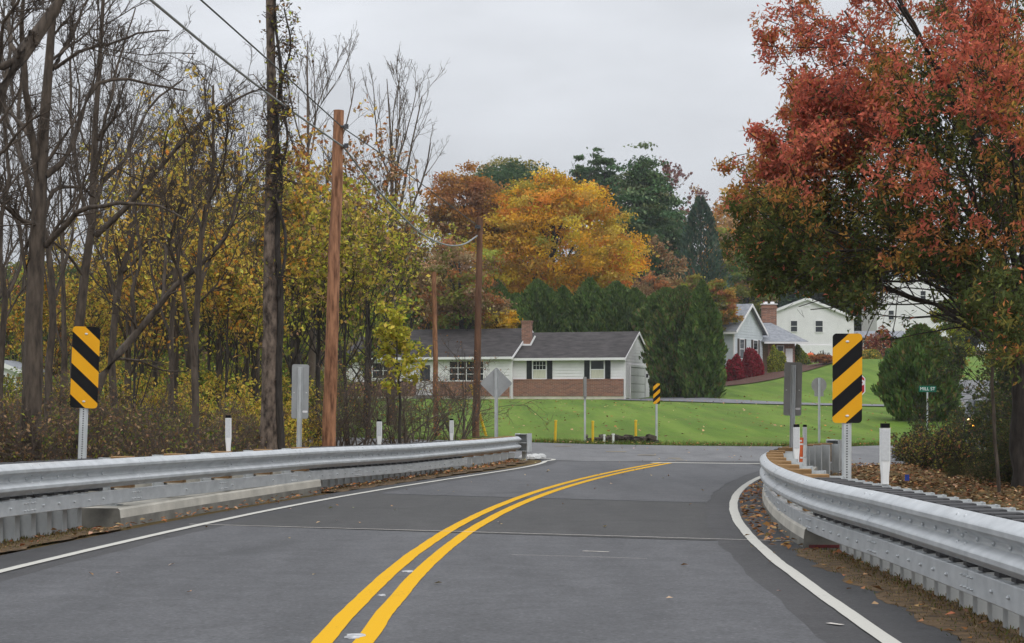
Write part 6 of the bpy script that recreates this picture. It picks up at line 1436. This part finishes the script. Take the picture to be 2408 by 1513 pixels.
xy = np.concatenate([along(RR, 8, 33, 9000, -.5, -6.0, 1.2), np.column_stack([rng.uniform(6, 14, 6000), rng.uniform(30, 41, 6000)]), along(RL, 13, 43, 5000, -.5, -5, 1.2)]); lw = np.column_stack([rng.uniform(-6, 26, 900), rng.uniform(55, 118, 900)]); scatter("lawn_leaves", rng, lw, .13, [TAN, BRN, RUST], [2, 2, 1], .06, .02)
scatter("leaf_litter", rng, xy, .085, [(.28, .13, .06), BRN, TAN, (.16, .09, .045)], [2, 3, 1.2, 4], .01, .05)
def grass(name, xy, hgt, pc, pw, zoff=-.01, zfn=None):
    n = len(xy); z = (H(xy[:, 0], xy[:, 1]) if zfn is None else zfn)+zoff; a = rng.uniform(0, 6.28, n); hh = hgt*rng.uniform(.4, 1.2, n); ln = rng.normal(0, .45, (n, 2)); w_ = .006
    b = np.column_stack([xy, z]); t_ = b+np.column_stack([ln*hh[:, None], hh]); sd = np.column_stack([np.cos(a)*w_, np.sin(a)*w_, np.zeros(n)])
    V = np.stack([b-sd, b+sd, t_+sd*.25, t_-sd*.25], 1).reshape(-1, 3); o = np_mesh(name, V, np.arange(n*4).reshape(-1, 4), M_litter, cols=np.repeat(pal(rng, n, pc, pw, .22), 4, 0)); o['kind'] = 'stuff'; return o
GP = [(.10, .12, .03), (.20, .16, .06), (.25, .17, .08), (.12, .075, .03)]
xy = np.concatenate([along(RR, 5, 17.4, 5000, .2, -.35, 1.0), along(RL, 12, 20.3, 3500, .2, -.35), along(RL, 28.3, 43.5, 4500, .28, -.6)]); grass("verge_grass", xy, .026, GP, [2, 3, 2, 2], zoff=0, zfn=np.zeros(len(xy))-.01)
# rough edge of the lawn beside the crossing road
k_ = rng.integers(0, 140, 16000); fr_ = rng.random(16000); ex = fx[k_]*(1-fr_)+fx[k_+1]*fr_; ey = fy[k_]*(1-fr_)+fy[k_+1]*fr_; of = rng.random(16000)**2*1.1-.06
dx, dy = ex-(nx_[k_]), ey-(ny_[k_]); dl = np.hypot(dx, dy); xy = np.column_stack([ex+dx/dl*of, ey+dy/dl*of]); grass("lawn_edge_grass", xy, .13, [(.09, .17, .03), (.12, .15, .04), (.20, .15, .06)], [4, 2, 1.5], zoff=.01)
sel = rng.random(16000) < .05; scatter("edge_leaves", rng, xy[sel], .10, LP, LPW, .05, .03)
# soil and leaf strip under the rails, with a ragged edge over the shoulder
def soil(name, Rl, y0, y1, d0, d1, mat, z):
    a = np.arange(Rl.s_of_y(y0), Rl.s_of_y(y1), .15); V = []; r2 = np.random.default_rng(4)
    for s_ in a:
        q, n, t, _ = Rl.at(s_); e = d1+.05*math.sin(s_*5)+r2.normal(0, .02)
        for d, zz in ((d0, -.045), (d1*.3, .006), (e-.05, .006), (e, .002)): V.append((q[0]+n[0]*d, q[1]+n[1]*d, zz))
    i = np.arange(3)[None]+4*np.arange(len(a)-1)[:, None]; return struct(np_mesh(name, V, np.stack([i, i+1, i+5, i+4], -1).reshape(-1, 4), mat, smooth=True))
M_soil = noisy("verge_soil", (.055, .038, .022), (.19, .12, .06), 9, rough=.95, bump=.6, bscale=30, detail=9)
soil("verge_soil", RR, 5, 17.4, -.8, .20, M_soil, 0); soil("verge_soil", RL, 12, 20.4, -.8, .22, M_soil, 0); soil("verge_soil", RL, 28.35, 43.3, -.8, .34, M_soil, 0)

# ------------------------------------------------------------------ damp autumn air: far trees fade a little
m = bpy.data.materials.new("haze"); m.use_nodes = True; nt = m.node_tree
for n in list(nt.nodes): nt.nodes.remove(n)
o_ = nt.nodes.new("ShaderNodeOutputMaterial"); pv = nt.nodes.new("ShaderNodeVolumePrincipled")
pv.inputs["Color"].default_value = (.88, .91, .95, 1); pv.inputs["Density"].default_value = .00026; pv.inputs["Anisotropy"].default_value = .1
nt.links.new(pv.outputs[0], o_.inputs["Volume"])
mb = MB(); mb.box((-930, -40, -1.5), (930, 2260, 125)); o = mb.build("haze", m); o['kind'] = 'stuff'
